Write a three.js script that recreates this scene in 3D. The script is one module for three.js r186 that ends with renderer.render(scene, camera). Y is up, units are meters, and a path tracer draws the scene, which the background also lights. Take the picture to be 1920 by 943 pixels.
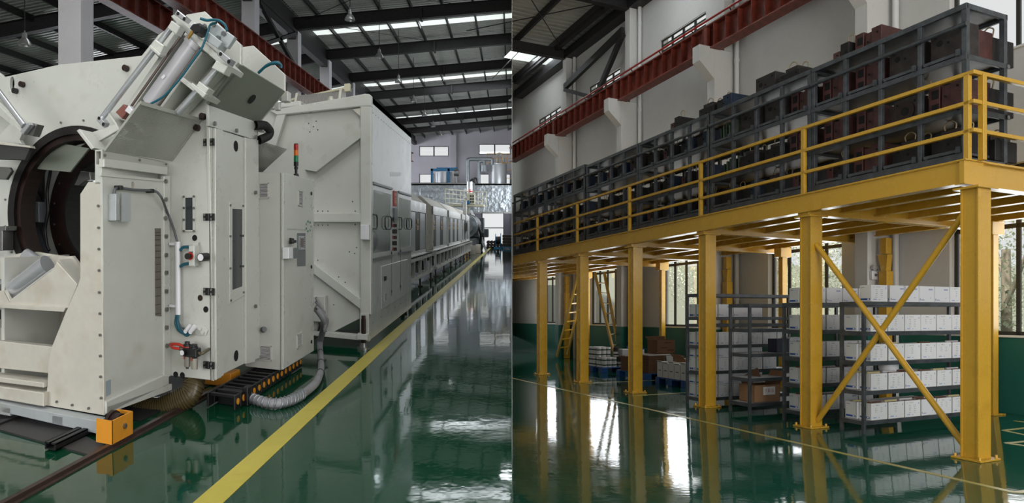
import * as THREE from 'three';
import { mergeGeometries } from 'three/addons/utils/BufferGeometryUtils.js';
import { RoundedBoxGeometry } from 'three/addons/geometries/RoundedBoxGeometry.js';
import { RectAreaLightUniformsLib } from 'three/addons/lights/RectAreaLightUniformsLib.js';

// ---------------------------------------------------------------- camera, daylight, exposure
const scene = new THREE.Scene();
const camera = new THREE.PerspectiveCamera(38.51, 1920 / 943, 0.1, 300);
camera.position.set(0, 1.55, 0);
camera.lookAt(0, 1.55, -10);
const renderer = new THREE.WebGLRenderer({ antialias: true });
renderer.toneMapping = THREE.LinearToneMapping;
renderer.toneMappingExposure = 1.0;
renderer.shadowMap.enabled = true;
RectAreaLightUniformsLib.init();
scene.background = new THREE.Color(0.80, 0.82, 0.82);            // even overcast sky
scene.environment = null;
function areaLight(w, h, from, to, power, color = 0xffffff) {
  const l = new THREE.RectAreaLight(color, power, w, h);
  l.position.set(...from); l.lookAt(...to); scene.add(l);
  return l;
}
// unseen area lights behind the camera, placed to light both halls from the front
areaLight(13, 5.5, [-11, 3.2, 7.2], [-11, 3.2, 0], 5.4, 0xfaf9f8);
areaLight(10, 9, [7, 5, 7.2], [7, 5, 0], 6.6, 0xfffdfa);
const sun = new THREE.DirectionalLight(0xfff8ee, 9);           // thin sun on the trees beyond the window wall
sun.position.set(-30, 60, 25); sun.castShadow = true;
Object.assign(sun.shadow.camera, { left: -60, right: 60, top: 60, bottom: -60, far: 250 }); sun.shadow.mapSize.set(2048, 2048); sun.shadow.radius = 4;
scene.add(sun);

// ---------------------------------------------------------------- helpers
let seed = 7;
const rnd = () => { seed = (seed * 1664525 + 1013904223) >>> 0; return seed / 4294967296; };
const rr = (a, b) => a + (b - a) * rnd();
const V = (x, y, z) => new THREE.Vector3(x, y, z);
// A hall has its own axes: across, up, along. The two halls' floors fall gently in opposite ways, and
// their machines stand skew to the aisle. Geometry is shaped in (across, up, along) metres.
class Hall {
  constructor(ax, az) {
    this.m = new THREE.Matrix4().makeBasis(V(...ax), V(0, 1, 0), V(...az));
    this.flip = this.m.determinant() < 0;
    this.cache = new Map();
  }
  P(a, h, u) { return V(a, h, u).applyMatrix4(this.m); }
}
const SL = 0.03222, SR = 0.08852, KL = 0.4623, K1 = 0.3807, K2 = 0.4927;
const LH = new Hall([-1, SL * KL, -KL], [0, SL, -1]);            // left hall, machines
const LS = new Hall([-1, 0, 0], [0, SL, -1]);                    // left hall, building
const RH = new Hall([1, -SR * K2, -K2], [-K1, -SR, -1]);         // right hall
const RS = new Hall([1, 0, 0], [0, -SR, -1]);                    // right hall, floor

const used = {};
function numbered(n) { const k = used[n] = (used[n] ?? -1) + 1; return k ? n + '_' + String(k).padStart(3, '0') : n; }
function boxUV(g) {                                              // uv in metres from the face's own direction
  const p = g.attributes.position, n = g.attributes.normal, uv = new Float32Array(p.count * 2);
  for (let i = 0; i < p.count; i += 3) {
    let x = 0, y = 0, z = 0;
    for (let k = 0; k < 3; k++) { x += Math.abs(n.getX(i + k)); y += Math.abs(n.getY(i + k)); z += Math.abs(n.getZ(i + k)); }
    for (let k = 0; k < 3; k++) {
      const X = p.getX(i + k), Y = p.getY(i + k), Z = p.getZ(i + k);
      const q = x > y && x > z ? [Z, Y] : y > z ? [X, Z] : [X, Y];
      uv[(i + k) * 2] = q[0]; uv[(i + k) * 2 + 1] = q[1];
    }
  }
  g.setAttribute('uv', new THREE.BufferAttribute(uv, 2));
}
function flat(g) {
  const o = g.index ? g.toNonIndexed() : g.clone();
  for (const k of Object.keys(o.attributes)) if (!['position', 'normal', 'uv'].includes(k)) o.deleteAttribute(k);
  if (!o.attributes.normal) o.computeVertexNormals();
  return o;
}
function swap(g) {
  for (const k of Object.keys(g.attributes)) {
    const a = g.attributes[k], s = a.itemSize, r = a.array;
    for (let i = 0; i < a.count; i += 3) for (let c = 0; c < s; c++) { const t = r[(i + 1) * s + c]; r[(i + 1) * s + c] = r[(i + 2) * s + c]; r[(i + 2) * s + c] = t; }
  }
  return g;
}
let bend = null;                                                 // for panels that stand a little skew: across shifted by place along
function shaped(hall, geos, base, keepUV) {
  const list = (Array.isArray(geos) ? geos : [geos]).filter(Boolean).map(flat);
  for (const g of list) if (!g.attributes.uv) g.setAttribute('uv', new THREE.BufferAttribute(new Float32Array(g.attributes.position.count * 2), 2));
  const g = list.length > 1 ? mergeGeometries(list) : list[0];
  if (!keepUV) boxUV(g);
  if (bend && base) { const r = g.attributes.position.array; for (let i = 0; i < r.length; i += 3) r[i] += bend(r[i + 2]); }
  if (base) g.translate(-base[0], -base[1], -base[2]);
  g.applyMatrix4(hall.m);
  return hall.flip ? swap(g) : g;
}
const shadowed = (o) => { o.castShadow = true; o.receiveShadow = true; return o; };
function describe(o, label, category, group) {
  o.userData = { label, category };
  if (group) o.userData.group = group;
  return o;
}
function thing(name, label, category, hall, base, group) {       // group at the thing's base, base in hall metres
  const o = new THREE.Group(); o.name = numbered(name); scene.add(o);
  o.position.copy(hall.P(...base)); o.hall = hall; o.base = base;
  return describe(o, label, category, group);
}
function structure(name, hall = LS, base = [0, 0, 0]) {
  const o = new THREE.Group(); o.name = numbered(name); scene.add(o);
  o.position.copy(hall.P(...base)); o.hall = hall; o.base = base; o.userData = { kind: 'structure' };
  return o;
}
function part(t, name, geos, mat, keepUV) {                      // geometry given in hall metres
  const m = shadowed(new THREE.Mesh(shaped(t.hall, geos, t.base, keepUV), mat)); m.name = name;
  m.hall = t.hall; m.base = t.base;
  t.add(m); return m;
}
function whole(name, label, category, hall, base, geos, mat, group, keepUV) {   // a thing that is one mesh
  const m = shadowed(new THREE.Mesh(shaped(hall, geos, base, keepUV), mat)); m.name = numbered(name);
  m.position.copy(hall.P(...base)); m.hall = hall; m.base = base; scene.add(m);
  return describe(m, label, category, group);
}
function copy(src, hall, at, label, group) {
  const c = src.clone(); c.name = numbered(src.name.replace(/_\d{3}$/, '')); c.position.copy(hall.P(...at)); scene.add(c);
  c.userData = { ...src.userData };
  if (label) c.userData.label = label;
  if (group) c.userData.group = group;
  return c;
}
function stamp(t, name, key, make, at, mat) {                    // many alike small parts sharing one geometry
  const h = t.hall; if (!h.cache.has(key)) h.cache.set(key, shaped(h, make()));
  const m = shadowed(new THREE.Mesh(h.cache.get(key), mat)); m.name = name;
  m.position.copy(h.P(at[0] + (bend ? bend(at[2]) : 0) - t.base[0], at[1] - t.base[1], at[2] - t.base[2])); t.add(m); return m;
}
// --- shapes, local axes x across, y up, z along
const box = (x0, x1, y0, y1, z0, z1) => new THREE.BoxGeometry(Math.abs(x1 - x0), Math.abs(y1 - y0), Math.abs(z1 - z0)).translate((x0 + x1) / 2, (y0 + y1) / 2, (z0 + z1) / 2);
const rbox = (x0, x1, y0, y1, z0, z1, r = 0.01) => new RoundedBoxGeometry(Math.abs(x1 - x0), Math.abs(y1 - y0), Math.abs(z1 - z0), 1, r).translate((x0 + x1) / 2, (y0 + y1) / 2, (z0 + z1) / 2);
function prism(axis, pts, lo, hi, holes = [], bevel = 0) {       // axis 'u': pts (across, up); 'a': pts (along, up); 'h': pts (across, along)
  const s = new THREE.Shape(pts.map((p) => new THREE.Vector2(p[0], p[1])));
  for (const h of holes) s.holes.push(h.isPath ? h : new THREE.Path(h.map((p) => new THREE.Vector2(p[0], p[1]))));
  const d = Math.max(hi - lo - 2 * bevel, 0.0005);
  const g = flat(new THREE.ExtrudeGeometry(s, { depth: d, bevelEnabled: bevel > 0, bevelSize: bevel, bevelOffset: -bevel, bevelThickness: bevel, bevelSegments: 1, curveSegments: 24 }));
  g.translate(0, 0, lo + bevel);
  if (axis === 'u') return g;
  for (const k of ['position', 'normal']) {
    const r = g.attributes[k].array;
    for (let i = 0; i < r.length; i += 3) { const [x, y, z] = [r[i], r[i + 1], r[i + 2]]; if (axis === 'a') { r[i] = z; r[i + 2] = x; } else { r[i + 1] = z; r[i + 2] = y; } }
  }
  return swap(g);
}
const oval = (x, y, rx, ry = rx) => { const p = new THREE.Path(); p.absellipse(x, y, rx, ry, 0, Math.PI * 2, true); p.isPath = true; return p; };
const rect = (x0, y0, x1, y1) => [[x0, y0], [x1, y0], [x1, y1], [x0, y1]];
const UP = V(0, 1, 0);
function rod(p, q, r, r2 = r, seg = 14) {
  const a = V(...p), b = V(...q), d = b.clone().sub(a), g = new THREE.CylinderGeometry(r2, r, d.length(), seg);
  return g.applyQuaternion(new THREE.Quaternion().setFromUnitVectors(UP, d.clone().normalize())).translate((a.x + b.x) / 2, (a.y + b.y) / 2, (a.z + b.z) / 2);
}
const tube = (pts, r, seg = 8, n = 0) => new THREE.TubeGeometry(new THREE.CatmullRomCurve3(pts.map((p) => V(...p)), false, 'catmullrom', 0.35), n || pts.length * 8, r, seg);
function bar(p, q, w, t, up = UP) {                              // rectangular bar from p to q: w along up, t across
  const a = V(...p), b = V(...q), z = b.clone().sub(a), L = z.length(); z.normalize();
  const x = V(...(up.toArray())).cross(z).normalize(), y = z.clone().cross(x);
  return new THREE.BoxGeometry(t, w, L).applyMatrix4(new THREE.Matrix4().makeBasis(x, y, z)).translate((a.x + b.x) / 2, (a.y + b.y) / 2, (a.z + b.z) / 2);
}
function ibeam(axis, c, y0, y1, w, tf, tw, lo, hi) {             // I section, c = centre line across
  const h = w / 2, k = tw / 2;
  const pts = [[c - h, y0], [c + h, y0], [c + h, y0 + tf], [c + k, y0 + tf], [c + k, y1 - tf], [c + h, y1 - tf], [c + h, y1], [c - h, y1], [c - h, y1 - tf], [c - k, y1 - tf], [c - k, y0 + tf], [c - h, y0 + tf]];
  return prism(axis, pts, lo, hi);
}

// ---------------------------------------------------------------- materials
function hash(x, y, s) { let n = (Math.imul(x, 374761393) + Math.imul(y, 668265263) + Math.imul(s, 1274126177)) | 0; n = Math.imul(n ^ (n >>> 13), 1274126177); return ((n ^ (n >>> 16)) >>> 0) / 4294967296; }
function noise(x, y, per, s) {                                   // periodic value noise
  const X = Math.floor(x), Y = Math.floor(y), f = x - X, g = y - Y, a = f * f * (3 - 2 * f), b = g * g * (3 - 2 * g);
  const w = (v) => ((v % per) + per) % per, at = (i, j) => hash(w(X + i), w(Y + j), s);
  return (at(0, 0) * (1 - a) + at(1, 0) * a) * (1 - b) + (at(0, 1) * (1 - a) + at(1, 1) * a) * b;
}
function fbm(u, v, f, oct, s) { let r = 0, a = 0.5, t = 0; for (let o = 0; o < oct; o++) { r += a * noise(u * f, v * f, f, s + o); t += a; a *= 0.5; f *= 2; } return r / t; }
function tex(n, size, fn, srgb) {                                // n pixels a side for size metres; fn(u, v) -> [r, g, b] 0..1
  const d = new Uint8Array(n * n * 4);
  for (let y = 0; y < n; y++) for (let x = 0; x < n; x++) { const c = fn(x / n, y / n), i = (y * n + x) * 4; for (let k = 0; k < 3; k++) d[i + k] = Math.max(0, Math.min(255, c[k] * 255)); d[i + 3] = 255; }
  const t = new THREE.DataTexture(d, n, n); t.wrapS = t.wrapT = THREE.RepeatWrapping; t.magFilter = THREE.LinearFilter; t.minFilter = THREE.LinearMipmapLinearFilter;
  if (srgb) t.colorSpace = THREE.SRGBColorSpace;
  t.repeat.set(1 / size, 1 / size); t.needsUpdate = true; return t;
}
const g3 = (v) => [v, v, v];
const mottle = tex(512, 2.3, (u, v) => { const a = fbm(u, v, 4, 5, 3), b = fbm(u, v, 24, 3, 9), s = Math.max(0, fbm(u * 1, v, 12, 4, 21) - 0.66) * 2.2; const k = 0.94 + 0.05 * a + 0.02 * b; return [k - s * 0.08, k - s * 0.10, k - s * 0.13]; }, true);
const grimy = tex(512, 1.6, (u, v) => { const a = fbm(u, v, 5, 5, 33), b = fbm(u, v, 40, 2, 39), s = Math.max(0, fbm(u, v, 9, 4, 41) - 0.55) * 1.6; const k = 0.9 + 0.07 * a + 0.03 * b; return [k - s * 0.13, k - s * 0.17, k - s * 0.22]; }, true);
const smear = tex(256, 1.1, (u, v) => g3(0.55 + 0.35 * fbm(u, v, 6, 5, 50)));
const peel = tex(256, 0.12, (u, v) => g3(fbm(u, v, 16, 2, 61)));
const plaster = tex(512, 3.1, (u, v) => { const k = 0.93 + 0.06 * fbm(u, v, 5, 5, 71) + 0.02 * fbm(u, v, 60, 2, 77); return [k, k, k]; }, true);
const rustTex = tex(256, 0.5, (u, v) => { const a = fbm(u, v, 6, 5, 81), b = fbm(u, v, 30, 2, 85); const k = 0.62 + 0.42 * a + 0.1 * b; return [k, k * (0.94 + 0.06 * b), k * (0.92 + 0.08 * b)]; }, true);
function std(color, rough = 0.5, metal = 0, o = {}) { return new THREE.MeshPhysicalMaterial({ color, roughness: rough, metalness: metal, ...o }); }
const M = {
  white: std(0xc7c8c2, 0.42, 0, { map: mottle, roughnessMap: smear, bumpMap: peel, bumpScale: 0.00006 }),
  whiteUsed: std(0xccc8bd, 0.5, 0, { map: grimy, roughnessMap: smear }),
  whiteGloss: std(0xc9cac8, 0.3, 0, { map: mottle, roughnessMap: smear }),
  olive: std(0x7d8278, 0.55, 0, { map: mottle }),
  wall: std(0xd0cfcc, 0.9, 0, { map: plaster }),
  lilac: std(0xc8c6ca, 0.85, 0, { map: plaster }),
  dado: std(0x24685c, 0.45, 0, { map: plaster }),
  dark: std(0x2b2a2c, 0.55, 0.1, { map: rustTex }),
  sheet: std(0xc0c2bc, 0.4, 0.2, { map: grimy }),
  red: std(0x80392a, 0.5, 0, { map: rustTex }),
  yellow: std(0xc59830, 0.36, 0, { map: mottle, roughnessMap: smear }),
  rack: std(0x4b5156, 0.42, 0.1, { map: rustTex }),
  steel: std(0x9a9a98, 0.38, 0.85, { map: grimy }),
  chrome: std(0xb9babd, 0.16, 1, { roughnessMap: smear }),
  shine: std(0xc6c8cc, 0.26, 0.6, { roughnessMap: smear }), zinc: std(0xb4babd, 0.45, 0.15, { map: grimy }),
  alu: std(0xc2c5c8, 0.32, 0.6),
  black: std(0x141416, 0.45), rubber: std(0x1b1a1a, 0.75),
  hole: std(0x060606, 0.9),
  brown: std(0x2a1712, 0.55, 0.1, { map: rustTex }), brownDark: std(0x1b1716, 0.6, 0.1, { map: rustTex }),
  teal: std(0x0b5263, 0.4), orange: std(0xe0952a, 0.45, 0, { map: grimy }), redPlastic: std(0xb02a1c, 0.45),
  greyPlastic: std(0x55585c, 0.5), whitePlastic: std(0xd6d6da, 0.4), blue: std(0x1d4f93, 0.45, 0, { map: grimy }),
  bluePaint: std(0x1f5f86, 0.5), pipe: std(0xcfcfcd, 0.5), galv: std(0x9ba2a6, 0.4, 0.7, { map: grimy }),
  foil: std(0xaab0b4, 0.32, 0.8), card: std(0x9a7353, 0.8, 0, { map: plaster }), cardDark: std(0x6f4f38, 0.85, 0, { map: plaster }),
  paper: std(0xd9d8d8, 0.7, 0, { map: plaster }), paperGrey: std(0xbcbabc, 0.75), manila: std(0xb5aa80, 0.8), brownPaper: std(0x5b4238, 0.85),
  amber: std(0xc8641a, 0.35), greenLens: std(0x0f6a44, 0.3), redLens: std(0xa01a14, 0.3),
  glass: std(0xffffff, 0.04, 0, { transmission: 1, thickness: 0 }), darkGlass: std(0x3a4044, 0.12, 0.2),
  smoky: std(0xe2e6e6, 0.05, 0, { transmission: 1, thickness: 0 }),
  cream: std(0xb9b49c, 0.5), gold: std(0x9b7a3a, 0.4, 0.4), duct: std(0x4e4329, 0.4, 0, { map: grimy }),
  frame: std(0x33322f, 0.5), lamp: std(0xa2a3a1, 0.3, 0.5), brickRed: std(0x5a2624, 0.6, 0.1, { map: rustTex }),
};

// ---------------------------------------------------------------- floors
const waves = tex(1024, 5, (u, v) => g3(0.55 * fbm(u, v, 7, 3, 101) + 0.33 * fbm(u, v, 26, 3, 111) + 0.12 * fbm(u, v, 120, 2, 121)));
const floorRough = tex(1024, 3.7, (u, v) => { const s = Math.pow(fbm(u, v, 9, 5, 131), 2), k = Math.max(0, 1 - Math.abs(fbm(u, v, 6, 4, 137) - 0.5) * 60) * 0.2; return g3(0.3 + 0.7 * s + k); });
const floorTint = tex(1024, 6.1, (u, v) => { const a = fbm(u, v, 5, 5, 141), b = fbm(u, v, 64, 3, 149), sp = hash(Math.floor(u * 1024), Math.floor(v * 1024), 151) > 0.9996 ? 0.5 : 0; return [0.8 + 0.2 * a + 0.06 * b + sp, 0.86 + 0.12 * a + 0.04 * b + sp, 0.84 + 0.14 * a + 0.05 * b + sp]; }, true);
M.floorL = std(0x0a3f2a, 0.11, 0, { map: floorTint, roughnessMap: floorRough, bumpMap: waves, bumpScale: 0.0016, ior: 1.45, specularIntensity: 0.8 });
M.floorR = std(0x1a5746, 0.12, 0, { map: floorTint, roughnessMap: floorRough, bumpMap: waves, bumpScale: 0.002, ior: 1.6 });
M.lineYellow = std(0xc6b748, 0.35, 0, { map: grimy }); M.linePale = std(0xb8ab66, 0.35, 0, { map: grimy });
const floor = structure('floor');
part(floor, 'floor_slab', [prism('h', [[0, 0], [24, 0], [24, 67], [0, 67]], -0.12, 0)], M.floorL);
part(floor, 'aisle_line', [box(1.63, 1.8, 0, 0.003, -1, 61)], M.lineYellow);
floor.hall = RS;
part(floor, 'floor_slab', prism('h', [[0, 0], [13.6, 0], [13.6, 2.2], [0, 32.6]], -0.12, 0), M.floorR);
floor.hall = RH;
part(floor, 'aisle_line', [prism('h', [[5.66, 15.2], [5.72, 15.2], [5.75, 3.5], [5.69, 3.5]], 0, 0.003), prism('h', [[5.69, 3.5], [5.75, 3.44], [7.2, 3.36], [7.2, 3.42]], 0, 0.003)], M.linePale);
{ const z = []; const seg = (p, q) => { const d = V(q[0] - p[0], 0, q[1] - p[1]).normalize().multiplyScalar(0.028), n = [-d.z, d.x]; z.push(prism('h', [[p[0] + n[0], p[1] + n[1]], [q[0] + n[0], q[1] + n[1]], [q[0] - n[0], q[1] - n[1]], [p[0] - n[0], p[1] - n[1]]], 0, 0.003)); };
  const A = [[8.671, 5.415], [9.254, 5.405], [8.561, 5], [7.831, 4.861], [8.297, 4.816], [7.894, 4.582], [9.597, 5.84], [9.603, 5.679]];
  seg(A[0], A[1]); seg(A[0], A[2]); seg(A[3], A[4]); seg(A[3], A[5]); seg(A[6], A[7]);
  const B = [[6.627, 13.082], [9.256, 13.023], [6.43, 10.689], [7.597, 10.688]];
  seg(B[0], B[1]); seg(B[2], B[3]);
  part(floor, 'bay_marking', z, M.linePale); }
floor.hall = LS;
const apron = structure('floor_apron');
part(apron, 'floor_slab', box(-15, 24, -0.13, 0, -8, 0), M.floorL);
const ground = structure('ground'); part(ground, 'ground_sheet', box(-90, 60, -4.4, -4.2, -60, 110), std(0x6f7466, 0.95, 0, { map: plaster }));

// ---------------------------------------------------------------- left hall building
const ceiling = structure('ceiling');
const rafterD = [9.75, 14.7, 19.65, 24.5, 29.4, 34.4, 39.3, 44.3, 49.2, 54.2, 59.1], CA = 8.9, WB = 0.2;
const ridgeH = (d) => Math.max(10.05, 10.43 - (d - 29.4) * 0.014), eaveH = (d) => ridgeH(d) - 0.8;
for (const d of rafterD) {
  const e = eaveH(d), r = ridgeH(d), dep = 0.5, w = e - WB * (22 - CA);
  const strip = (y0, y1, t) => [prism('u', [[CA, e + y0], [0, r + y0], [0, r + y1], [CA, e + y1]], d - t, d + t), prism('u', [[CA, e + y0], [22, w + y0], [22, w + y1], [CA, e + y1]], d - t, d + t)];
  const [m0, n0] = strip(0, dep, 0.03), [m1, n1] = strip(0, 0.03, 0.12), [m2, n2] = strip(dep - 0.03, dep, 0.12);
  part(ceiling, 'rafter', [m0, m1, m2, box(3.65, 3.75, r - 0.4, r + 0.1, d - 0.2, d + 0.2)], M.dark);
  part(ceiling, 'rafter', [n0, n1, n2], M.dark);
}
const roofH = (a, d) => ridgeH(d) + (eaveH(d) - ridgeH(d)) * a / CA + 0.5;
for (let k = 0; k <= 6; k++) {                                   // purlins along the hall
  const a = 0.35 + k * 1.27;
  part(ceiling, 'purlin', prism('a', [[9, roofH(a, 9)], [66, roofH(a, 66)], [66, roofH(a, 66) + 0.22], [9, roofH(a, 9) + 0.22]], a - 0.035, a + 0.035), M.dark);
}
const wingY = (a) => 9.55 - (a - CA) * WB + 0.5;
for (let k = 0; k < 9; k++) { const a = 9.8 + k * 1.3, y = wingY(a); part(ceiling, 'purlin', box(a - 0.04, a + 0.04, y, y + 0.22, 9, 66), M.dark); }
function ribbed(y0fn, a0, a1, d0, d1) {                          // profiled roof sheet, ribs running across the hall
  const p = []; const n = Math.round((d1 - d0) / 0.24), st = (d1 - d0) / n;
  const prof = [[0, 0], [0.5, 0], [0.62, 0.045], [0.88, 0.045], [1, 0]];
  const quad = (z0, e0, z1, e1) => { const A = [a0, y0fn(a0, z0) + e0, z0], B = [a1, y0fn(a1, z0) + e0, z0], C = [a1, y0fn(a1, z1) + e1, z1], D = [a0, y0fn(a0, z1) + e1, z1]; p.push(...A, ...C, ...B, ...A, ...D, ...C); };
  for (let i = 0; i < n; i++) for (let k = 0; k < 4; k++) quad(d0 + (i + prof[k][0]) * st, prof[k][1], d0 + (i + prof[k + 1][0]) * st, prof[k + 1][1]);
  const g = new THREE.BufferGeometry(); g.setAttribute('position', new THREE.Float32BufferAttribute(p, 3)); g.computeVertexNormals(); return g;
}
const sheetY = (a, d) => roofH(a, d) + 0.22, sheetY2 = (a) => wingY(a) + 0.22;
const strips = [[20.9, 21.6], [32.0, 32.7], [43.0, 43.75], [54.9, 55.7]];       // translucent roof strips, the first out of view, the last lighting the far wall
M.skylight = new THREE.MeshStandardMaterial({ color: 0xe8eeea, roughness: 0.6, emissive: 0xf2fbf6, emissiveIntensity: 0.8 });
let last = 9;
for (const [s0, s1] of [...strips, [66, 66.2]]) {
  part(ceiling, 'roof_sheet', ribbed(sheetY, 0, CA, last, s0), M.sheet);
  part(ceiling, 'roof_sheet', ribbed(sheetY2, CA - 0.05, 22.4, last, s0), M.sheet);
  last = s1; if (s0 > 60) continue;
  for (let k = -1; k <= 6; k++) {
    const a0 = Math.max(0, 0.35 + k * 1.27), a1 = Math.min(CA + 0.02, 0.35 + (k + 1) * 1.27);
    part(ceiling, 'skylight_panel', prism('u', [[a0, sheetY(a0, s0)], [a1, sheetY(a1, s0)], [a1, sheetY(a1, s0) + 0.02], [a0, sheetY(a0, s0) + 0.02]], s0, s1), M.skylight);
  }
  for (let k = 0; k < 11; k++) { const b0 = CA + k * 1.3 - 0.4 + (k ? 0 : 0.4), b1 = Math.min(22.4, CA + k * 1.3 + 0.9); if (b1 > b0) part(ceiling, 'skylight_panel', prism('u', [[b0, sheetY2(b0)], [b1, sheetY2(b1)], [b1, sheetY2(b1) + 0.02], [b0, sheetY2(b0) + 0.02]], s0, s1), M.skylight); }
  areaLight(8.6, 0.7, [-4.4, SL * (s0 + 0.35) + sheetY(4.4, s0) - 0.05, -(s0 + 0.35)], [-4.4, 0, -(s0 + 0.35)], s0 > 50 ? 20 : 5.5, 0xf4fbff);
  areaLight(6, 0.7, [-12, SL * (s0 + 0.35) + sheetY2(12) - 0.3, -(s0 + 0.35)], [-12, 0, -(s0 + 0.35)], s0 > 50 ? 14 : 7, 0xf4fbff);
}
part(ceiling, 'roof_sheet', [box(-0.1, CA, 11.3, 11.4, -8, 9), box(CA, 22.4, 10.2, 10.3, -8, 9), box(CA - 0.06, CA + 0.06, 10.1, 11.35, -8, 9.2), prism('u', [[0, sheetY(0, 9) - 0.05], [CA, sheetY(CA, 9) - 0.05], [22.4, sheetY2(22.4) - 0.05], [22.4, 11.35], [0, 11.35]], 8.95, 9.02)], M.sheet);  // unseen roof over the near floor, upright panels closing its gaps to sun
for (const d of [1.6, 5.6]) { part(ceiling, 'skylight_panel', box(0.2, CA - 0.2, 11.2, 11.22, d, d + 1), M.skylight); areaLight(8.4, 1, [-4.5, 11.15, -(d + 0.5)], [-4.5, 0, -(d + 0.5)], 9, 0xfbfcff); }  // added near panels out of view, fill light for the machine fronts
part(ceiling, 'eave_beam', [box(CA - 0.15, CA + 0.15, 9.2, 9.55, 9, 66), box(CA - 0.04, CA + 0.04, 9.5, 10.8, 8, 66)], M.dark);
for (const [p, q] of [[[8.5, 10.1, 24.5], [2.2, 10.7, 29.4]], [[2.2, 10.75, 24.5], [8.5, 10.05, 29.4]], [[8.5, 10.0, 29.4], [4, 10.5, 34.4]], [[9.4, 9.9, 19.65], [15, 8.8, 24.5]], [[15, 8.75, 19.65], [9.4, 9.8, 24.5]], [[10.2, 9.6, 24.5], [14.8, 8.8, 29.4]]]) part(ceiling, 'tie_rod', rod(p, q, 0.014, 0.014, 6), M.dark);
// angle braces by the columns
for (const [p, q] of [[[8.75, 9.5, 29.3], [8.75, 7.9, 25.0]], [[8.75, 9.4, 24.9], [8.75, 8.0, 29.2]], [[8.75, 9.55, 24.6], [8.75, 9.5, 29.2]]]) part(ceiling, 'wind_brace', bar(p, q, 0.13, 0.13), M.dark);
for (const d of [9.75, 14.7, 19.6, 24.5, 29.4, 34.4, 39.6, 44.3, 49.2, 54.2]) {
  const c = structure('column', LS, [CA, 0, d]);
  part(c, 'shaft', rbox(CA - 0.23, CA + 0.23, 0, 9.55, d - 0.23, d + 0.23, 0.02), M.lilac);
}
for (const [name, a, label] of [['crane_rail_beam', 9.92, 'rust red crane beam high behind the big white machine, left of the pale columns'], ['crane_rail_beam', 8.35, 'rust red crane beam running down past the top of the white machine, right of the pale columns']]) {
  const t = thing(name, label, 'crane beam', LS, [a, 7.08, 8]);
  part(t, 'beam', ibeam('u', a, 7.08, 7.8, 0.32, 0.03, 0.02, 8, 60), M.red);
  for (let d = 11.4; d < 46; d += 0.66) stamp(t, 'stiffener', 'stiff', () => box(-0.15, 0.15, 0, 0.66, -0.008, 0.008), [a, 7.11, d], M.red);
}
// shell
const wl = structure('wall_left'); const addedWin = [[38, 2.5, 46, 6.4], [48, 2.5, 56, 6.4], [57.5, 2.5, 64.5, 6.4]];  // windows added out of view as fill light for the far wall
part(wl, 'wall_panel', prism('a', rect(-8, -0.5, 67, 10.6), 22.4, 22.7, addedWin.map((q) => rect(...q))), M.wall);
for (const [d0, y0, d1, y1] of addedWin) { const w = structure('window_' + (20 + addedWin.findIndex((q) => q[0] === d0)), LS, [22.5, y0, d0]); part(w, 'window_pane', box(22.5, 22.52, y0, y1, d0, d1), M.skylight);
  for (let k = 0; k <= 4; k++) part(w, 'glazing_bar', box(22.46, 22.56, y0, y1, d0 + (d1 - d0) * k / 4 - 0.04, d0 + (d1 - d0) * k / 4 + 0.04), M.dark);
  const dm = (d0 + d1) / 2, ym = (y0 + y1) / 2 + SL * dm; areaLight(d1 - d0, y1 - y0, [-22.35, ym, -dm], [0, ym, -dm], 11, 0xf4f6ff); }
const wf = structure('wall_far', LS, [0, 0, 66]);
const farWin = [[8.507, 8.15], [5.818, 9.079], [3.031, 8.297], [0.147, 9.274], [8.507, 5.608], [5.818, 6.537], [3.031, 5.608], [0.147, 6.537]];
{ const W = farWin, r = (i, j) => [Math.min(W[i][0], W[j][0]), W[i][1], Math.max(W[i][0], W[j][0]), W[j][1]];
  const R4 = [r(0, 1), r(2, 3), r(4, 5), r(6, 7)];
  part(wf, 'wall_panel', prism('u', rect(0, -0.6, 22.4, 11.8), 66, 66.3, [...R4.map((q) => rect(...q)), rect(0.6, 0, 3.2, 2.9)]), std(0xcfccd4, 0.9, 0, { map: plaster }));
  part(wf, 'pilaster', box(5.1, 5.6, 0, 11.2, 65.75, 66), M.lilac);
  R4.forEach((q) => { const w = structure('window_' + (R4.indexOf(q) + 1), LS, [q[0], q[1], 66]);
    const mid = (q[0] + q[2]) / 2, fr = [box(q[0], q[2], q[1], q[1] + 0.06, 66.05, 66.15), box(q[0], q[2], q[3] - 0.06, q[3], 66.05, 66.15), box(q[0], q[0] + 0.06, q[1], q[3], 66.05, 66.15), box(q[2] - 0.06, q[2], q[1], q[3], 66.05, 66.15), box(mid - 0.06, mid + 0.06, q[1], q[3], 66.05, 66.15)];
    part(w, 'window_frame', fr, M.greyPlastic);
    part(w, 'pane', box(q[0] + 0.06, mid - 0.06, q[1] + 0.06, q[3] - 0.06, 66.09, 66.1), M.glass); part(w, 'pane', box(mid + 0.06, q[2] - 0.06, q[1] + 0.06, q[3] - 0.06, 66.09, 66.1), M.glass); });
}

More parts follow.
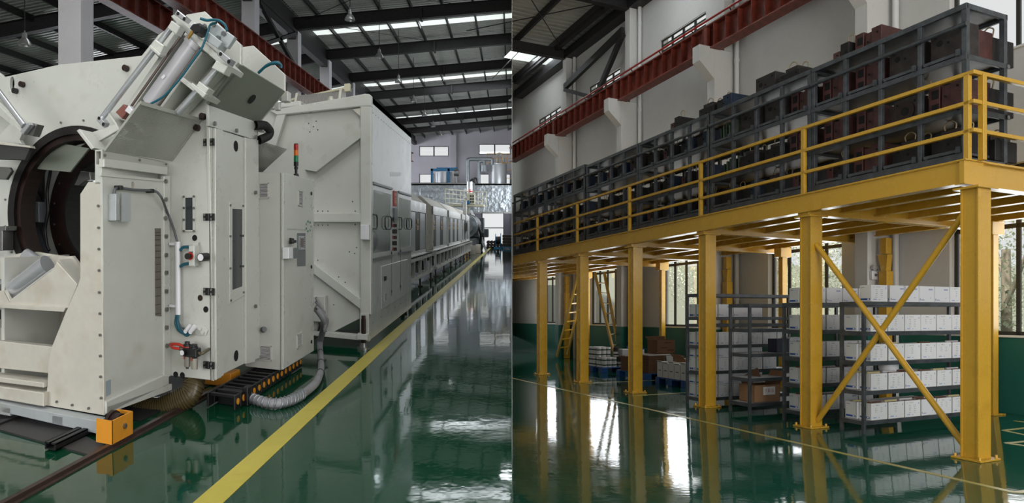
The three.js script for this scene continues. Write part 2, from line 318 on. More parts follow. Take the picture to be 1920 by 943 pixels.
// ---------------------------------------------------------------- right hall building
let windowCount = 4;
const wr = structure('wall_right', RH, [10.3, 0, 0]);
const bays = [-4.31, -0.08, 4.15, 8.39, 12.62, 16.85, 21.08];
const holes = [];
for (const b of bays) { holes.push([b + 1.12, 1.23, b + 3.15, 3.95], [b + 1.12, 5.76, b + 3.15, b < 5 ? 7.4 : 6.3], [b + 1.12, 8.42, b + 3.15, 9.5]); }
part(wr, 'wall_panel', [prism('a', rect(-6, 1.2, 27.045, 12), 10.3, 10.56, holes.map((q) => rect(q[0], q[1], q[2], q[1] > 8 ? 9.95 : q[3]))), ...holes.filter((q) => q[1] > 8).map((q) => box(10.3, 10.33, 9.5, 9.95, q[0], q[2]))], M.wall);
part(wr, 'wall_dado', box(10.28, 10.56, 0, 1.2, -6, 27.045), M.dado);
M.reveal = std(0xdddcd8, 0.85);
for (const [u0, y0, u1, y1] of holes) {
  const w = structure('window_' + (++windowCount), RH, [10.4, y0, u0]), low = y0 < 2, high = y0 > 8, fr = [], fw = high ? 0.035 : 0.06, gx = high ? 10.36 : 10.44;
  const B = (a, b, c, d, t = 0.04) => fr.push(box(gx - t / 2, gx + t / 2, b, d, a, c));
  B(u0, y0, u1, y0 + fw); B(u0, y1 - fw, u1, y1); B(u0, y0, u0 + fw, y1); B(u1 - fw, y0, u1, y1);
  const nv = low ? 4 : high ? 4 : 2, hs = low ? [2.98] : high ? [8.8, 9.18, 9.34] : [];
  for (let k = 1; k < nv; k++) { const c = u0 + (u1 - u0) * k / nv; B(c - 0.03, y0, c + 0.03, y1); }
  for (const h of hs) B(u0, h - (high ? 0.014 : 0.035), u1, h + (high ? 0.014 : 0.035));
  part(w, 'window_frame', fr, M.frame);
  part(w, 'window_sill', [box(10.24, 10.56, y0 - 0.03, y0, u0 - 0.05, u1 + 0.05)], M.reveal);
  const ys = [y0, ...hs, y1];
  for (let k = 0; k < nv; k++) for (let j = 0; j + 1 < ys.length; j++) { const a = u0 + (u1 - u0) * k / nv, c = u0 + (u1 - u0) * (k + 1) / nv; part(w, 'pane', box(gx - 0.002, gx + 0.002, ys[j] + 0.03, ys[j + 1] - 0.03, a + 0.03, c - 0.03), M.glass); }
}
for (const b of bays.slice(1)) {
  const c = structure('pilaster', RH, [9.7, 0, b]);
  part(c, 'shaft', rbox(9.7, 10.32, 1.2, 8.0, b, b + 0.28, 0.012), M.wall);
  part(c, 'shaft', rbox(9.98, 10.32, 8.0, 11.2, b, b + 0.28, 0.012), M.wall);
  part(c, 'shaft_base', box(9.69, 10.32, 0, 1.2, b - 0.01, b + 0.29), M.dado);
  part(c, 'corbel', prism('u', [[9.7, 7.26], [9.7, 8.03], [9.29, 8.03], [9.29, 7.65]], b, b + 0.28, [], 0.008), M.wall);
  const d = structure('downpipe', RH, [10.2, 0, b - 0.2]); part(d, 'pipe', rod([10.22, 0.0, b - 0.14], [10.22, 10.9, b - 0.14], 0.055), M.pipe);
  for (const y of [1.9, 4.6, 7.7, 10.3]) part(d, 'collar', rod([10.22, y, b - 0.14], [10.22, y + 0.1, b - 0.14], 0.066), M.pipe);
}
{ const t = thing('crane_rail_beam', 'long rust red crane beam on white corbels under the upper windows of the right hall wall', 'crane beam', RH, [9.75, 8.03, 4]);
  part(t, 'beam', ibeam('u', 9.72, 7.98, 8.58, 0.3, 0.03, 0.02, 0, 25.5), M.red);
  for (let u = 6.2; u < 25.3; u += 0.42) stamp(t, 'stiffener', 'stiffR', () => box(-0.14, 0.14, 0, 0.54, -0.006, 0.006), [9.72, 8.01, u], M.red);
  for (const b of bays.slice(2)) { part(t, 'seat_plate', box(9.76, 9.97, 8.03, 8.25, b + 0.06, b + 0.2), M.brown); stamp(t, 'joint_plate', 'jointR', () => box(-0.14, -0.03, 0, 0.54, -0.06, 0.06), [9.72, 8.01, b + 0.2], M.red); }
  part(t, 'crane_rail', box(9.68, 9.76, 8.58, 8.62, 0, 25.5), M.steel);
  const p = thing('power_rail', 'thin bright red conductor bar running above the rust red crane beam', 'conductor bar', RH, [9.62, 8.9, 0]);
  part(p, 'bar', rod([9.62, 8.72, 0], [9.62, 8.72, 25.2], 0.025), M.redLens);
  for (let u = 5; u < 25; u += 1.4) part(p, 'bracket', bar([9.62, 8.72, u], [9.72, 8.59, u], 0.02, 0.02), M.dark);
}
for (const b of bays.slice(1)) {
  part(ceiling, 'rafter', (ceiling.hall = RH, [prism('u', [[0.3, 10.83], [10.25, 10.83], [10.25, 11.2], [0.3, 11.2]].map(([q, h]) => [Math.max(q, K1 * b + 0.05), h]), b + 0.12, b + 0.16), box(Math.max(0.3, K1 * b + 0.05), 10.25, 10.83, 10.86, b + 0.04, b + 0.24)]), M.dark);
}
const clipQ = (q) => q / K1 - 0.1;
for (const q of [2.2, 3.7, 5.2, 6.75, 8.3, 9.6]) { const e = Math.min(28, clipQ(q)); part(ceiling, 'purlin', box(q - 0.04, q + 0.04, 11.2, 11.42, -5, e), M.dark); }
part(ceiling, 'eave_beam', [box(9.95, 10.3, 10.85, 11.15, -5, 25.9), box(9.6, 9.75, 11.1, 11.3, -5, 25)], M.dark);
{ const strip = [[14.6, 15.2], [22.6, 23.35]]; let l = -6; const Y = 11.42;
  for (const [s0, s1] of [...strip, [28, 28.2]]) {
    const p = []; const n = Math.round((s0 - l) / 0.26), st = (s0 - l) / n, prof = [[0, 0], [0.5, 0], [0.62, 0.045], [0.88, 0.045], [1, 0]];
    for (let i = 0; i < n; i++) for (let k = 0; k < 4; k++) { const z0 = l + (i + prof[k][0]) * st, z1 = l + (i + prof[k + 1][0]) * st, e0 = Y + prof[k][1], e1 = Y + prof[k + 1][1]; const q0 = K1 * z0, q1 = K1 * z1; const A = [q0, e0, z0], B = [10.5, e0, z0], C = [10.5, e1, z1], D = [q1, e1, z1]; p.push(...A, ...C, ...B, ...A, ...D, ...C); }
    const g = new THREE.BufferGeometry(); g.setAttribute('position', new THREE.Float32BufferAttribute(p, 3)); g.computeVertexNormals();
    part(ceiling, 'roof_sheet', g, M.sheet); l = s1; if (s0 > 27) continue;
    for (const [q0, q1] of [[5.5, 6.75], [6.75, 8.3], [8.3, 10.5]]) if (q0 > K1 * s1) part(ceiling, 'skylight_panel', box(q0, q1, Y, Y + 0.02, s0, s1), M.skylight); else part(ceiling, 'skylight_panel', box(K1 * s1 - 0.3, Math.max(q1, K1 * s1 + 0.2), Y, Y + 0.02, s0, s1), M.skylight);
  } }
for (const [p, q] of [[[9.9, 11.15, 16.9], [6.5, 11.15, 21.1]], [[9.9, 11.15, 21.2], [6.6, 11.1, 17]], [[9.9, 11.15, 12.7], [6, 11.1, 16.8]], [[8.6, 11.15, 21.3], [8.7, 11.15, 25]]]) part(ceiling, 'tie_rod', rod(p, q, 0.016, 0.016, 6), M.dark);
for (const [p, q, w] of [[[9.9, 9.75, 21.0], [9.9, 10.25, 17.1], 0.2], [[9.9, 10.15, 17.1], [9.9, 8.6, 18.9], 0.16], [[9.9, 9.65, 21.0], [9.9, 8.6, 18.6], 0.12], [[10.1, 6.2, 17.5], [10.1, 7.2, 17.05], 0.08]]) part(ceiling, 'wind_brace', bar(p, q, w, 0.12), M.dark);
ceiling.hall = LS;
for (const [q, u, w] of [[8, 14.9, 4.2], [9.3, 22.9, 2]]) { const c = RH.P(q, 11.36, u), f = RH.P(q, 0, u); areaLight(w, 0.6, [...c], [...f], 14, 0xf4fbff); }  // light under the roof strips; the nearer strip is out of view
// added edge-on partition between the halls, blocks light crossing; unseen back wall with openings
for (const [u0, y0, u1, y1] of holes) if (y0 < 2 && u0 > 3) { const c = RH.P(10.25, (y0 + y1) / 2, (u0 + u1) / 2), f = RH.P(0, (y0 + y1) / 2 - 1, (u0 + u1) / 2); areaLight(1.9, 2.6, [...c], [...f], 3.2, 0xf6fbff); }
const pt = structure('added_partition'); { const ws = [7, 15, 23, 31, 39, 47, 55].map((d) => [d, 2.6, d + 5.5, 6.2]);  // sheet added at the seam to keep each hall's light to itself
  part(pt, 'partition_sheet', prism('a', rect(5, -3.2, 66, 12), -0.0005, 0.0005, ws.map((q) => rect(...q))), M.wall);
  M.unseenPane = new THREE.MeshStandardMaterial({ color: 0xdfe4e2, roughness: 0.5, emissive: 0xf4faf8, emissiveIntensity: 0.15 });
  for (const [d0, y0, d1, y1] of ws) { const w = structure('window_' + (++windowCount), LS, [0, y0, d0]); part(w, 'window_pane', box(-0.0004, 0.0004, y0, y1, d0, d1), M.unseenPane);  // unseen edge-on panes, placed with area lights to light the left hall
    areaLight(d1 - d0, y1 - y0, [-0.01, (y0 + y1) / 2 + SL * (d0 + d1) / 2, -(d0 + d1) / 2], [-5, (y0 + y1) / 2 + SL * (d0 + d1) / 2, -(d0 + d1) / 2], d0 < 10 ? 0.15 : d0 < 20 ? 0.3 : d0 < 30 ? 1 : 3.4, 0xf2f7ff); } }
const wb = structure('wall_back', LS, [0, 0, -7.4]);
part(wb, 'wall_panel', prism('u', rect(-15, 0, 22.6, 11.4), -7.7, -7.4, [rect(4.3, 0.02, 17.7, 6), rect(-12.2, 0.02, -1.8, 6)]), M.wall);  // openings out of view, placed for light from behind the camera
// trees beyond the windows
M.leaf = std(0xd6dfc2, 0.8, 0, { transmission: 0.4, thickness: 0 }); M.leaf2 = std(0xe0e6d2, 0.8, 0, { transmission: 0.4, thickness: 0 }); M.bark = std(0x8a8272, 0.9);  // leaf colours paled to imitate washed-out outdoor brightness
function tree(q, u, h, rad, mat, n, label) {
  const t = thing('tree', label, 'tree', RH, [q, -1, u]);
  part(t, 'trunk', [rod([q, -1.5, u], [q + 0.1, h * 0.6, u + 0.1], 0.16, 0.1, 8), rod([q, h * 0.4, u], [q + 0.5, h * 0.75, u + 0.8], 0.07, 0.04, 6), rod([q, h * 0.35, u], [q - 0.3, h * 0.7, u - 0.9], 0.07, 0.04, 6)], M.bark);
  const p = [];
  for (let i = 0; i < n; i++) {
    const a = rr(0, 6.283), e = Math.acos(rr(-1, 1)), r = rad * Math.cbrt(rr(0.15, 1)), c = V(q + r * Math.sin(e) * Math.cos(a), h * 0.62 + r * 1.25 * Math.cos(e), u + r * Math.sin(e) * Math.sin(a));
    const d = V(rr(-1, 1), rr(-1, 1), rr(-1, 1)).normalize(), s = rr(0.03, 0.075), x = d.clone().cross(V(0.3, 1, 0.2)).normalize().multiplyScalar(s * 0.5); d.multiplyScalar(s);
    const A = c.clone().sub(d), B = c.clone().add(x), C = c.clone().add(d), D = c.clone().sub(x);
    p.push(...A, ...B, ...C, ...A, ...C, ...D);
  }
  const g = new THREE.BufferGeometry(); g.setAttribute('position', new THREE.Float32BufferAttribute(p, 3)); g.computeVertexNormals();
  part(t, 'foliage', g, mat);
}
for (const [q, u, h, r, k, lab] of [[16.5, 10.2, 5.4, 1.9, 0, 'pale green tree outside the window left of the emergency lamp'], [17, 14.6, 6, 2.0, 1, 'pale tree outside the window behind the tall shelf of stacked boxes'], [17.5, 19, 6.2, 2.0, 0, 'pale green tree outside the window behind the yellow ladder'], [17.5, 23.2, 6.2, 1.9, 1, 'pale tree outside the last window at the far left'], [20, 5.6, 4.4, 1.7, 1, 'pale tree outside the big window at the right edge']]) tree(q, u, h, r, k ? M.leaf2 : M.leaf, 5200, lab);

// ---------------------------------------------------------------- left hall: the big white frame machine
const U1 = 4.88;
const m1 = thing('pipe_machine', 'big white machine of thick plates with a dark round opening and slanting steel rods', 'machine', LH, [3.05, 0, 4]);
const boltX = () => rod([0, 0, 0], [0, 0, -0.014], 0.011, 0.011, 6), boltA = () => rod([0, 0, 0], [-0.014, 0, 0], 0.011, 0.011, 6);
const bolt = (t, a, h, u, big) => stamp(t, 'bolt', big ? 'boltB' : 'bolt', big ? () => rod([0, 0, 0], [0, 0, -0.024], 0.02, 0.02, 6) : boltX, [a, h, u], M.steel);
const boltSide = (t, a, h, u, big) => stamp(t, 'bolt', big ? 'boltSB' : 'boltS', big ? () => rod([0, 0, 0], [-0.022, 0, 0], 0.02, 0.02, 6) : boltA, [a, h, u], M.steel);
const plug = (t, a, h, u, m = M.brown) => { const o = stamp(t, 'plug', 'plug', () => rod([0, 0, 0.01], [0, 0, -0.05], 0.03, 0.028, 12), [a, h, u], m); return o; };
const hole1 = oval(4.152, 1.703, 0.891, 0.813);
part(m1, 'end_plate', prism('u', [[6.473, 3.813], [5.17, 3.112], [5.114, 3.071], [4.334, 3.115], [3.297, 3.085], [3.101, 3.248], [2.787, 3.382], [2.597, 3.383], [2.228, 3.06], [2.228, 2.894], [2.555, 2.587], [2.53, 0.273], [2.981, 0.271], [3.391, 0.299], [6.473, 0.314]], U1, U1 + 0.05, [hole1, oval(4.995, 2.993, 0.036, 0.07)], 0.004), M.white);
part(m1, 'end_plate', prism('u', [[3.101, 3.248], [2.787, 3.382], [2.597, 3.383], [2.228, 3.06], [2.228, 2.894], [2.555, 2.587], [2.53, 0.273], [2.981, 0.271]], 6.02, 6.07, [], 0.004), M.white);
part(m1, 'rear_plate', prism('u', [[6.473, 3.113], [3.297, 3.082], [3.101, 2.149], [3.101, 0.325], [6.473, 0.314]], 5.56, 5.6, [oval(4.18, 1.703, 0.8, 0.75)]), M.white);
const ringShape = (ra, rh, ri, rj) => { const s = []; for (let i = 0; i < 72; i++) { const t = i / 72 * Math.PI * 2; s.push([4.152 + ra * Math.cos(t), 1.703 + rh * Math.sin(t)]); } return [s, oval(4.152, 1.703, ri, rj)]; };
{ const [o, i] = ringShape(0.891, 0.813, 0.8, 0.735); part(m1, 'ring', prism('u', o, U1 - 0.015, U1 + 0.09, [i]), M.brownDark);
  const [o2, i2] = ringShape(0.8, 0.735, 0.74, 0.68); part(m1, 'ring_lip', prism('u', o2, U1 + 0.02, U1 + 0.24, [i2]), M.brown);
  const [o3, i3] = ringShape(0.85, 0.79, 0.62, 0.575); part(m1, 'ring', prism('u', o3, 5.47, 5.56, [i3]), M.brown);
  const [o4, i4] = ringShape(0.62, 0.575, 0.59, 0.545); part(m1, 'ring_lip', prism('u', o4, 5.45, 5.75, [i4]), M.brownDark);
  for (let k = 0; k < 20; k++) { const t = (k + 0.5) / 20 * Math.PI * 2; bolt(m1, 4.152 + 0.945 * Math.cos(t), 1.703 + 0.865 * Math.sin(t), U1); bolt(m1, 4.152 + 0.775 * Math.cos(t), 1.703 + 0.72 * Math.sin(t), 5.47); } }
part(m1, 'dark_panel', prism('u', [[5.458, 2.595], [4.908, 2.561], [5.006, 2.11], [5.006, 1.596], [4.908, 1.141], [5.458, 1.127]], 5.36, 5.4), M.black);  // black panel filling the dark area left of the inner ring
part(m1, 'back_panel', prism('u', rect(3.3, 0.7, 5.4, 2.7), 7.3, 7.34), M.white);
{ const c = [[5.173, 1.795]][0]; part(m1, 'drive_wheel', [rod([c[0], c[1], 5.34], [c[0], c[1], 5.24], 0.17, 0.17, 32), rod([c[0], c[1], 5.25], [c[0], c[1], 5.2], 0.13, 0.1, 32), rod([c[0], c[1], 5.21], [c[0], c[1], 5.16], 0.04, 0.03, 16)], M.brownDark); }
part(m1, 'motor_box', prism('u', [[4.993, 1.826], [4.913, 1.825], [4.905, 1.612], [5.026, 1.612]], 5.2, 5.34, [], 0.006), M.greyPlastic);
part(m1, 'swing_arm', prism('u', [[5.076, 1.629], [5.011, 1.668], [4.978, 1.561], [5.108, 1.55], [4.978, 1.343], [4.851, 1.178], [4.741, 1.208], [4.867, 1.361], [4.962, 1.55]], 5.2, 5.26), std(0x2e3238, 0.4, 0.3));
part(m1, 'cable', tube([...[[4.817, 2.208], [4.881, 1.931], [4.865, 1.735], [4.913, 1.539], [4.881, 1.36], [4.849, 1.315]]].map((p) => [...p, 5.3]), 0.02), M.black);
part(m1, 'visor', prism('u', [[4.799, 2.147], [4.526, 2.404], [4.009, 2.309], [4.263, 2.091]], 4.97, 5.0, [], 0.004), M.olive);
// front box: wing plate, side panel, trays
part(m1, 'wing_plate', prism('u', [[3.093, 1.9], [3.093, 1.26], [3.082, 0.698], [3.071, 0.141], [3.702, 0.145], [3.687, 0.261], [3.678, 0.359], [3.666, 0.517], [3.63, 0.616], [3.541, 0.778], [3.476, 0.898], [3.453, 0.932], [3.344, 1.115], [3.321, 1.165], [3.321, 1.812], [3.237, 1.904]], 4.0, 4.03, [], 0.003), M.whiteUsed);
{ const p = [[3.093, 2.041], [3.164, 2.044], [3.164, 2.145], [3.093, 2.129], [3.164, 1.886], [3.093, 1.884]];
  part(m1, 'tube_post', [prism('u', [[p[0][0], p[4][1]], [p[1][0], p[4][1]], [p[1][0], p[2][1]], [p[0][0], p[2][1]]], 4.0, 4.86, [[[p[0][0] + 0.012, p[1][1] - 0.01], [p[1][0] - 0.012, p[1][1] - 0.01], [p[1][0] - 0.012, p[2][1] - 0.012], [p[0][0] + 0.012, p[2][1] - 0.012]]])], M.white); }
for (const [a, h] of [[3.126, 1.719], [3.123, 1.554], [3.12, 1.393], [3.118, 1.232], [3.115, 1.066], [3.109, 0.906], [3.107, 0.745], [3.104, 0.588], [3.101, 0.431], [3.096, 0.271], [3.57, 0.19], [3.401, 0.184], [3.226, 0.179]]) bolt(m1, a, h, 4.0);
bend = (u) => -0.125 * (u - 4);
part(m1, 'side_panel', prism('a', [[3.997, 1.944], [4.784, 1.961], [4.784, 0.253], [4.021, 0.19]], 3.085, 3.11, [[[4.351, 1.921], [4.379, 1.923], [4.386, 1.898], [4.379, 1.871], [4.351, 1.87], [4.344, 1.895]]]), M.white);
part(m1, 'side_flange', prism('a', [[4.776, 1.997], [4.871, 2.004], [4.879, 0.271], [4.776, 0.254]], 3.07, 3.11, [], 0.003), M.white);
for (const [u, h] of [[4.791, 1.952], [4.791, 1.797], [4.787, 1.637], [4.795, 1.481], [4.795, 1.321], [4.799, 1.17], [4.799, 1.01], [4.803, 0.854], [4.803, 0.699], [4.811, 0.542]]) boltSide(m1, 3.07, h, u, true);
part(m1, 'top_tray', [prism('a', [[3.993, 2.075], [4.828, 2.078], [4.82, 2.009], [3.993, 2.011]], 3.065, 3.12, [], 0.004), prism('a', [[3.974, 1.942], [3.974, 1.966], [4.82, 1.967], [4.82, 1.949]], 3.075, 3.1)], M.white);
part(m1, 'bottom_tray', prism('a', [[4.008, 0.248], [4.75, 0.303], [4.845, 0.289], [4.845, 0.201], [4.008, 0.144]], 3.06, 3.14, [], 0.012), M.white);
part(m1, 'floor_pan', box(3.06, 4.4, 0.15, 0.2, 4.03, 4.88), M.white);
part(m1, 'inner_wall', box(4.3, 4.34, 0.2, 1.3, 4.1, 4.88), M.white);
part(m1, 'ruler_strip', prism('a', [[4.661, 1.55], [4.746, 1.55], [4.754, 0.8], [4.669, 0.814]], 3.08, 3.085), std(0x77706a, 0.6, 0.2, { map: grimy }));
{ const [a, b] = [[4.7, 1.514], [4.7, 0.829]]; for (let k = 0; k < 13; k++) { const t = Math.pow(k / 12, 1.35), h = a[1] + (b[1] - a[1]) * t; part(m1, 'ruler_mark', box(3.078, 3.085, h - 0.0018, h + 0.0018, a[0] - 0.035, a[0] + 0.035), M.black); } }
part(m1, 'label_plate', prism('a', [[4.02, 0.388], [4.091, 0.394], [4.091, 0.284], [4.023, 0.271]], 3.081, 3.085), std(0x8f9aa2, 0.5));
part(m1, 'badge', prism('a', [[4.353, 1.921], [4.374, 1.922], [4.388, 1.898], [4.374, 1.871], [4.353, 1.87], [4.343, 1.895]], 3.095, 3.105), std(0xa39a90, 0.4));
// galvanised box with open door, conduit
part(m1, 'switch_box', rbox(3.0, 3.085, ...[[[4.051, 1.607]][0][1], [[4.051, 1.812]][0][1]], ...[[[4.058, 1.745]][0][0], [[4.105, 1.745]][0][0]], 0.006), M.zinc);
part(m1, 'box_door', prism('a', [[4.141, 1.82], [4.252, 1.826], [4.252, 1.604], [4.141, 1.599]], 3.015, 3.025), M.zinc);
part(m1, 'conduit', tube([[3.04, ...[[4.081, 1.81]][0].reverse()], [3.04, ...[[4.093, 1.847]][0].reverse()], [3.05, ...[[4.15, 1.863]][0].reverse()], [3.05, ...[[4.336, 1.856]][0].reverse()], [3.03, ...[[4.585, 1.859]][0].reverse()], [2.99, ...[[4.632, 1.807]][0].reverse()]].map(([a, h, u]) => [a, h, u]).concat([...[[2.962, 1.66], [2.903, 1.541], [2.868, 1.436]].map(([a, h]) => [a + 0.105, h, 4.84])]), 0.0115, 8), M.greyPlastic);
for (const q of [[4.15, 1.863], [4.556, 1.858]]) part(m1, 'conduit_clip', rbox(3.02, 3.085, q[1] - 0.017, q[1] + 0.017, q[0] - 0.02, q[0] + 0.02, 0.005), M.black);
// perforated guard sheet on the slope above the box, real crossing strips
function perforated(t, P0, P1, Q0, Q1, nu, nv, w, mat) {         // corners: P0-P1 lower edge, Q0-Q1 upper edge
  const L = (p, q, k) => p.map((v, i) => v + (q[i] - v) * k), g = [];
  const strip = (a, b, n, wd) => { const A = V(...a), B = V(...b), d = B.clone().sub(A).normalize(), s = d.clone().cross(n).normalize().multiplyScalar(wd / 2), m = n.clone().multiplyScalar(0.0015); const p = []; const c = [A.clone().add(s), A.clone().sub(s), B.clone().sub(s), B.clone().add(s)]; for (const [i, j, k] of [[0, 1, 2], [0, 2, 3]]) { for (const q of [i, j, k]) p.push(...c[q].clone().add(m)); for (const q of [k, j, i]) p.push(...c[q].clone().sub(m)); } const geo = new THREE.BufferGeometry(); geo.setAttribute('position', new THREE.Float32BufferAttribute(p, 3)); geo.computeVertexNormals(); g.push(geo); };
  const n = V(...P1).sub(V(...P0)).cross(V(...Q0).sub(V(...P0))).normalize();
  for (let i = 0; i <= nu; i++) strip(L(P0, P1, i / nu), L(Q0, Q1, i / nu), n, w);
  for (let j = 0; j <= nv; j++) strip(L(P0, Q0, j / nv), L(P1, Q1, j / nv), n, w);
  const m = part(t, 'perforated_sheet', g, mat); m.userData = { kind: 'stuff' }; return m;
}
perforated(m1, [3.06, 2.135, 4.0], [3.06, 2.135, 4.87], [2.71, 2.465, 4.0], [2.74, 2.465, 4.87], 46, 34, 0.0068, std(0xa9aaa2, 0.45, 0.3));
part(m1, 'guard_edge', [bar([3.06, 2.135, 4.0], [2.71, 2.465, 4.0], 0.02, 0.02), bar([2.71, 2.465, 4.0], [2.74, 2.465, 4.87], 0.03, 0.012), bar([3.06, 2.135, 4.87], [2.74, 2.465, 4.87], 0.02, 0.012)], std(0xa9aaa2, 0.45, 0.3));
part(m1, 'guard_flange', prism('a', [[3.985, 2.131], [4.849, 2.112], [4.849, 2.08], [3.985, 2.071]], 3.07, 3.08), std(0xb4b5ae, 0.45, 0.3));
for (const [u, h] of [[4.004, 2.101], [4.43, 2.102], [4.803, 2.099]]) boltSide(m1, 3.07, h, u);
bend = null;
// slanting press unit: channel, rods, cylinder
const slab = (name, pts, u0, u1, mat, bev = 0.004) => part(m1, name, prism('u', pts, u0, u1, [], bev), mat);
slab('press_back', [[3.473, 2.527], [2.81, 3.249], [2.366, 2.868], [2.868, 2.448]], 4.8, 4.87, M.white);
slab('press_rail', [[3.329, 2.493], [3.262, 2.456], [2.637, 3.097], [2.702, 3.148]], 4.55, 4.8, M.white);
slab('press_rail', [[2.942, 2.548], [2.88, 2.508], [2.439, 2.938], [2.497, 2.978]], 4.55, 4.8, M.white);
slab('press_rail', [[2.842, 2.512], [2.797, 2.487], [2.349, 2.836], [2.391, 2.866]], 4.7, 4.86, M.white);
slab('end_rib', [[2.732, 3.249], [2.694, 3.261], [2.158, 2.792], [2.183, 2.762], [2.507, 3.021]], 4.5, 4.8, M.white);
slab('middle_rib', [[2.672, 2.748], [2.634, 2.766], [2.387, 2.592], [2.423, 2.566]], 4.5, 4.8, M.white);
slab('middle_rib', [[2.966, 3.029], [2.938, 3.043], [2.837, 2.953], [2.865, 2.939]], 4.5, 4.8, M.white);
{ const q = (u, ...p) => [p[0], p[1], u];
  const A = [[3.435, 2.48], [2.686, 3.148], [2.627, 2.456], [2.209, 2.794], [2.916, 2.551], [2.474, 2.992], [3.104, 2.553], [2.573, 3.087], [2.855, 2.503], [2.427, 2.937]];
  part(m1, 'guide_rod', rod(q(4.45, ...A[0]), q(4.45, ...A[1]), 0.027, 0.027, 20), M.shine);
  part(m1, 'guide_rod', rod(q(4.45, ...A[2]), q(4.45, ...A[3]), 0.027, 0.027, 20), M.shine);
  part(m1, 'press_cylinder', [rod(q(4.55, ...[[2.982, 2.573]][0]), q(4.55, ...[[2.524, 3.024]][0]), 0.078, 0.078, 28), rod(q(4.55, ...[[2.545, 3.001]][0]), q(4.55, ...[[2.513, 3.035]][0]), 0.09, 0.09, 28)], std(0xb3b1b6, 0.28, 0.15));
  for (const [p, r] of [[[[3.15, 2.56], [2.592, 3.112]], 0.012], [[[2.887, 2.509], [2.444, 2.951]], 0.012]]) part(m1, 'tie_bar', rod(q(4.5, ...p[0]), q(4.5, ...p[1]), r), std(0x6e625c, 0.35, 0.7));
  part(m1, 'cylinder_label', prism('u', [[2.812, 2.76], [2.779, 2.782], [2.763, 2.763], [2.796, 2.741]], 4.465, 4.47), M.whitePlastic); }
slab('bearing_block', [[2.697, 3.117], [2.654, 3.17], [2.569, 3.109], [2.612, 3.057]], 4.38, 4.48, M.white, 0.006);
slab('bearing_block', [[2.865, 2.991], [2.816, 3.04], [2.729, 2.983], [2.767, 2.925]], 4.38, 4.48, M.white, 0.006);
slab('bearing_flange', [[2.874, 2.983], [2.857, 2.998], [2.749, 2.914], [2.77, 2.9]], 4.36, 4.42, M.white);
slab('bearing_block', [[2.268, 2.76], [2.223, 2.812], [2.115, 2.76], [2.159, 2.705]], 4.38, 4.5, M.white, 0.006);
slab('bearing_block', [[2.43, 2.618], [2.384, 2.671], [2.293, 2.606], [2.338, 2.561]], 4.38, 4.5, M.white, 0.006);
slab('bearing_flange', [[2.465, 2.642], [2.439, 2.66], [2.307, 2.563], [2.337, 2.537]], 4.36, 4.42, M.white);
const clampSlab = (pts, u0, u1) => { slab('clamp', pts, u0, u1, M.shine, 0.005); };
clampSlab([[2.609, 3.2], [2.578, 3.233], [2.495, 3.168], [2.526, 3.144]], 4.35, 4.46);
clampSlab([[2.203, 2.846], [2.174, 2.875], [2.077, 2.801], [2.106, 2.765]], 4.35, 4.46);
clampSlab([[3.429, 2.443], [3.405, 2.48], [3.34, 2.419], [3.364, 2.385]], 4.35, 4.44);
for (const [a, h] of [[2.569, 3.201], [2.509, 3.152], [2.166, 2.845], [2.091, 2.782], [3.396, 2.455], [3.348, 2.403]]) stamp(m1, 'socket', 'sock', () => rod([0, 0, 0], [0, 0, -0.006], 0.014, 0.014, 12), [a, h, 4.352], M.hole);
// head bracket, valve and hoses at the top
slab('head_bracket', [[2.374, 3.106], [2.278, 3.129], [2.11, 3.007], [2.179, 2.932], [2.238, 2.951], [2.359, 3.055]], 4.5, 4.56, M.zinc, 0.006);
slab('bracket_block', [[2.364, 2.998], [2.329, 3.059], [2.199, 2.962], [2.243, 2.919]], 4.44, 4.58, M.zinc, 0.006);
for (const [a, h] of [[2.304, 3.121], [2.208, 3.039], [2.387, 3.119], [2.259, 3.012]]) bolt(m1, a, h, 4.5, true);
slab('valve', [[2.477, 3.086], [2.446, 3.115], [2.379, 3.114], [2.364, 3.088], [2.389, 3.042], [2.43, 3.039]], 4.38, 4.52, M.black, 0.008);
part(m1, 'fitting', [rod([...[[2.441, 3.077]], 4.4].flat(), [...[[2.503, 3.015]], 4.4].flat(), 0.018, 0.012)], M.gold);
slab('valve_block', [[2.482, 3.12], [2.441, 3.135], [2.41, 3.11], [2.451, 3.091]], 4.4, 4.52, M.whitePlastic);
const hose = (pts, u, r, mat, name = 'hose', t = m1) => part(t, name, tube(pts.map(([a, h], i) => [a, h, Array.isArray(u) ? u[i] : u]), r, 8), mat);
hose([[2.358, 3.137], [2.297, 3.116], [2.238, 3.112], [2.179, 3.097], [2.13, 3.058], [2.111, 3.012]], 4.36, 0.011, M.teal);
hose([[2.238, 3.108], [2.297, 3.1], [2.322, 3.047], [2.348, 2.986], [2.388, 2.918], [2.48, 2.827], [2.594, 2.715], [2.754, 2.593], [2.929, 2.532]], 4.42, 0.01, M.teal);
hose([[2.275, 2.941], [2.207, 2.986], [2.139, 3.008], [2.072, 3.005], [2.034, 2.987], [2.034, 2.959]], 5.4, 0.014, M.teal);
hose([[2.275, 2.95], [2.195, 3.004], [2.117, 3.024], [2.061, 3.014], [2.039, 2.978]], 5.42, 0.014, M.teal);
slab('press_foot', [[3.394, 2.526], [3.376, 2.529], [3.268, 2.405], [3.15, 2.344], [3.185, 2.302], [3.256, 2.342]], 4.45, 4.8, M.white);
slab('jaw_plate', [[3.528, 2.341], [3.498, 2.352], [3.331, 2.19], [3.366, 2.179]], 4.2, 4.85, M.white);
slab('jaw_web', [[3.53, 2.345], [3.23, 2.401], [3.195, 2.355], [3.457, 2.261]], 4.38, 4.42, M.white);
slab('jaw_web', [[3.469, 2.262], [3.201, 2.325], [3.26, 2.176], [3.408, 2.196]], 4.7, 4.74, M.white);
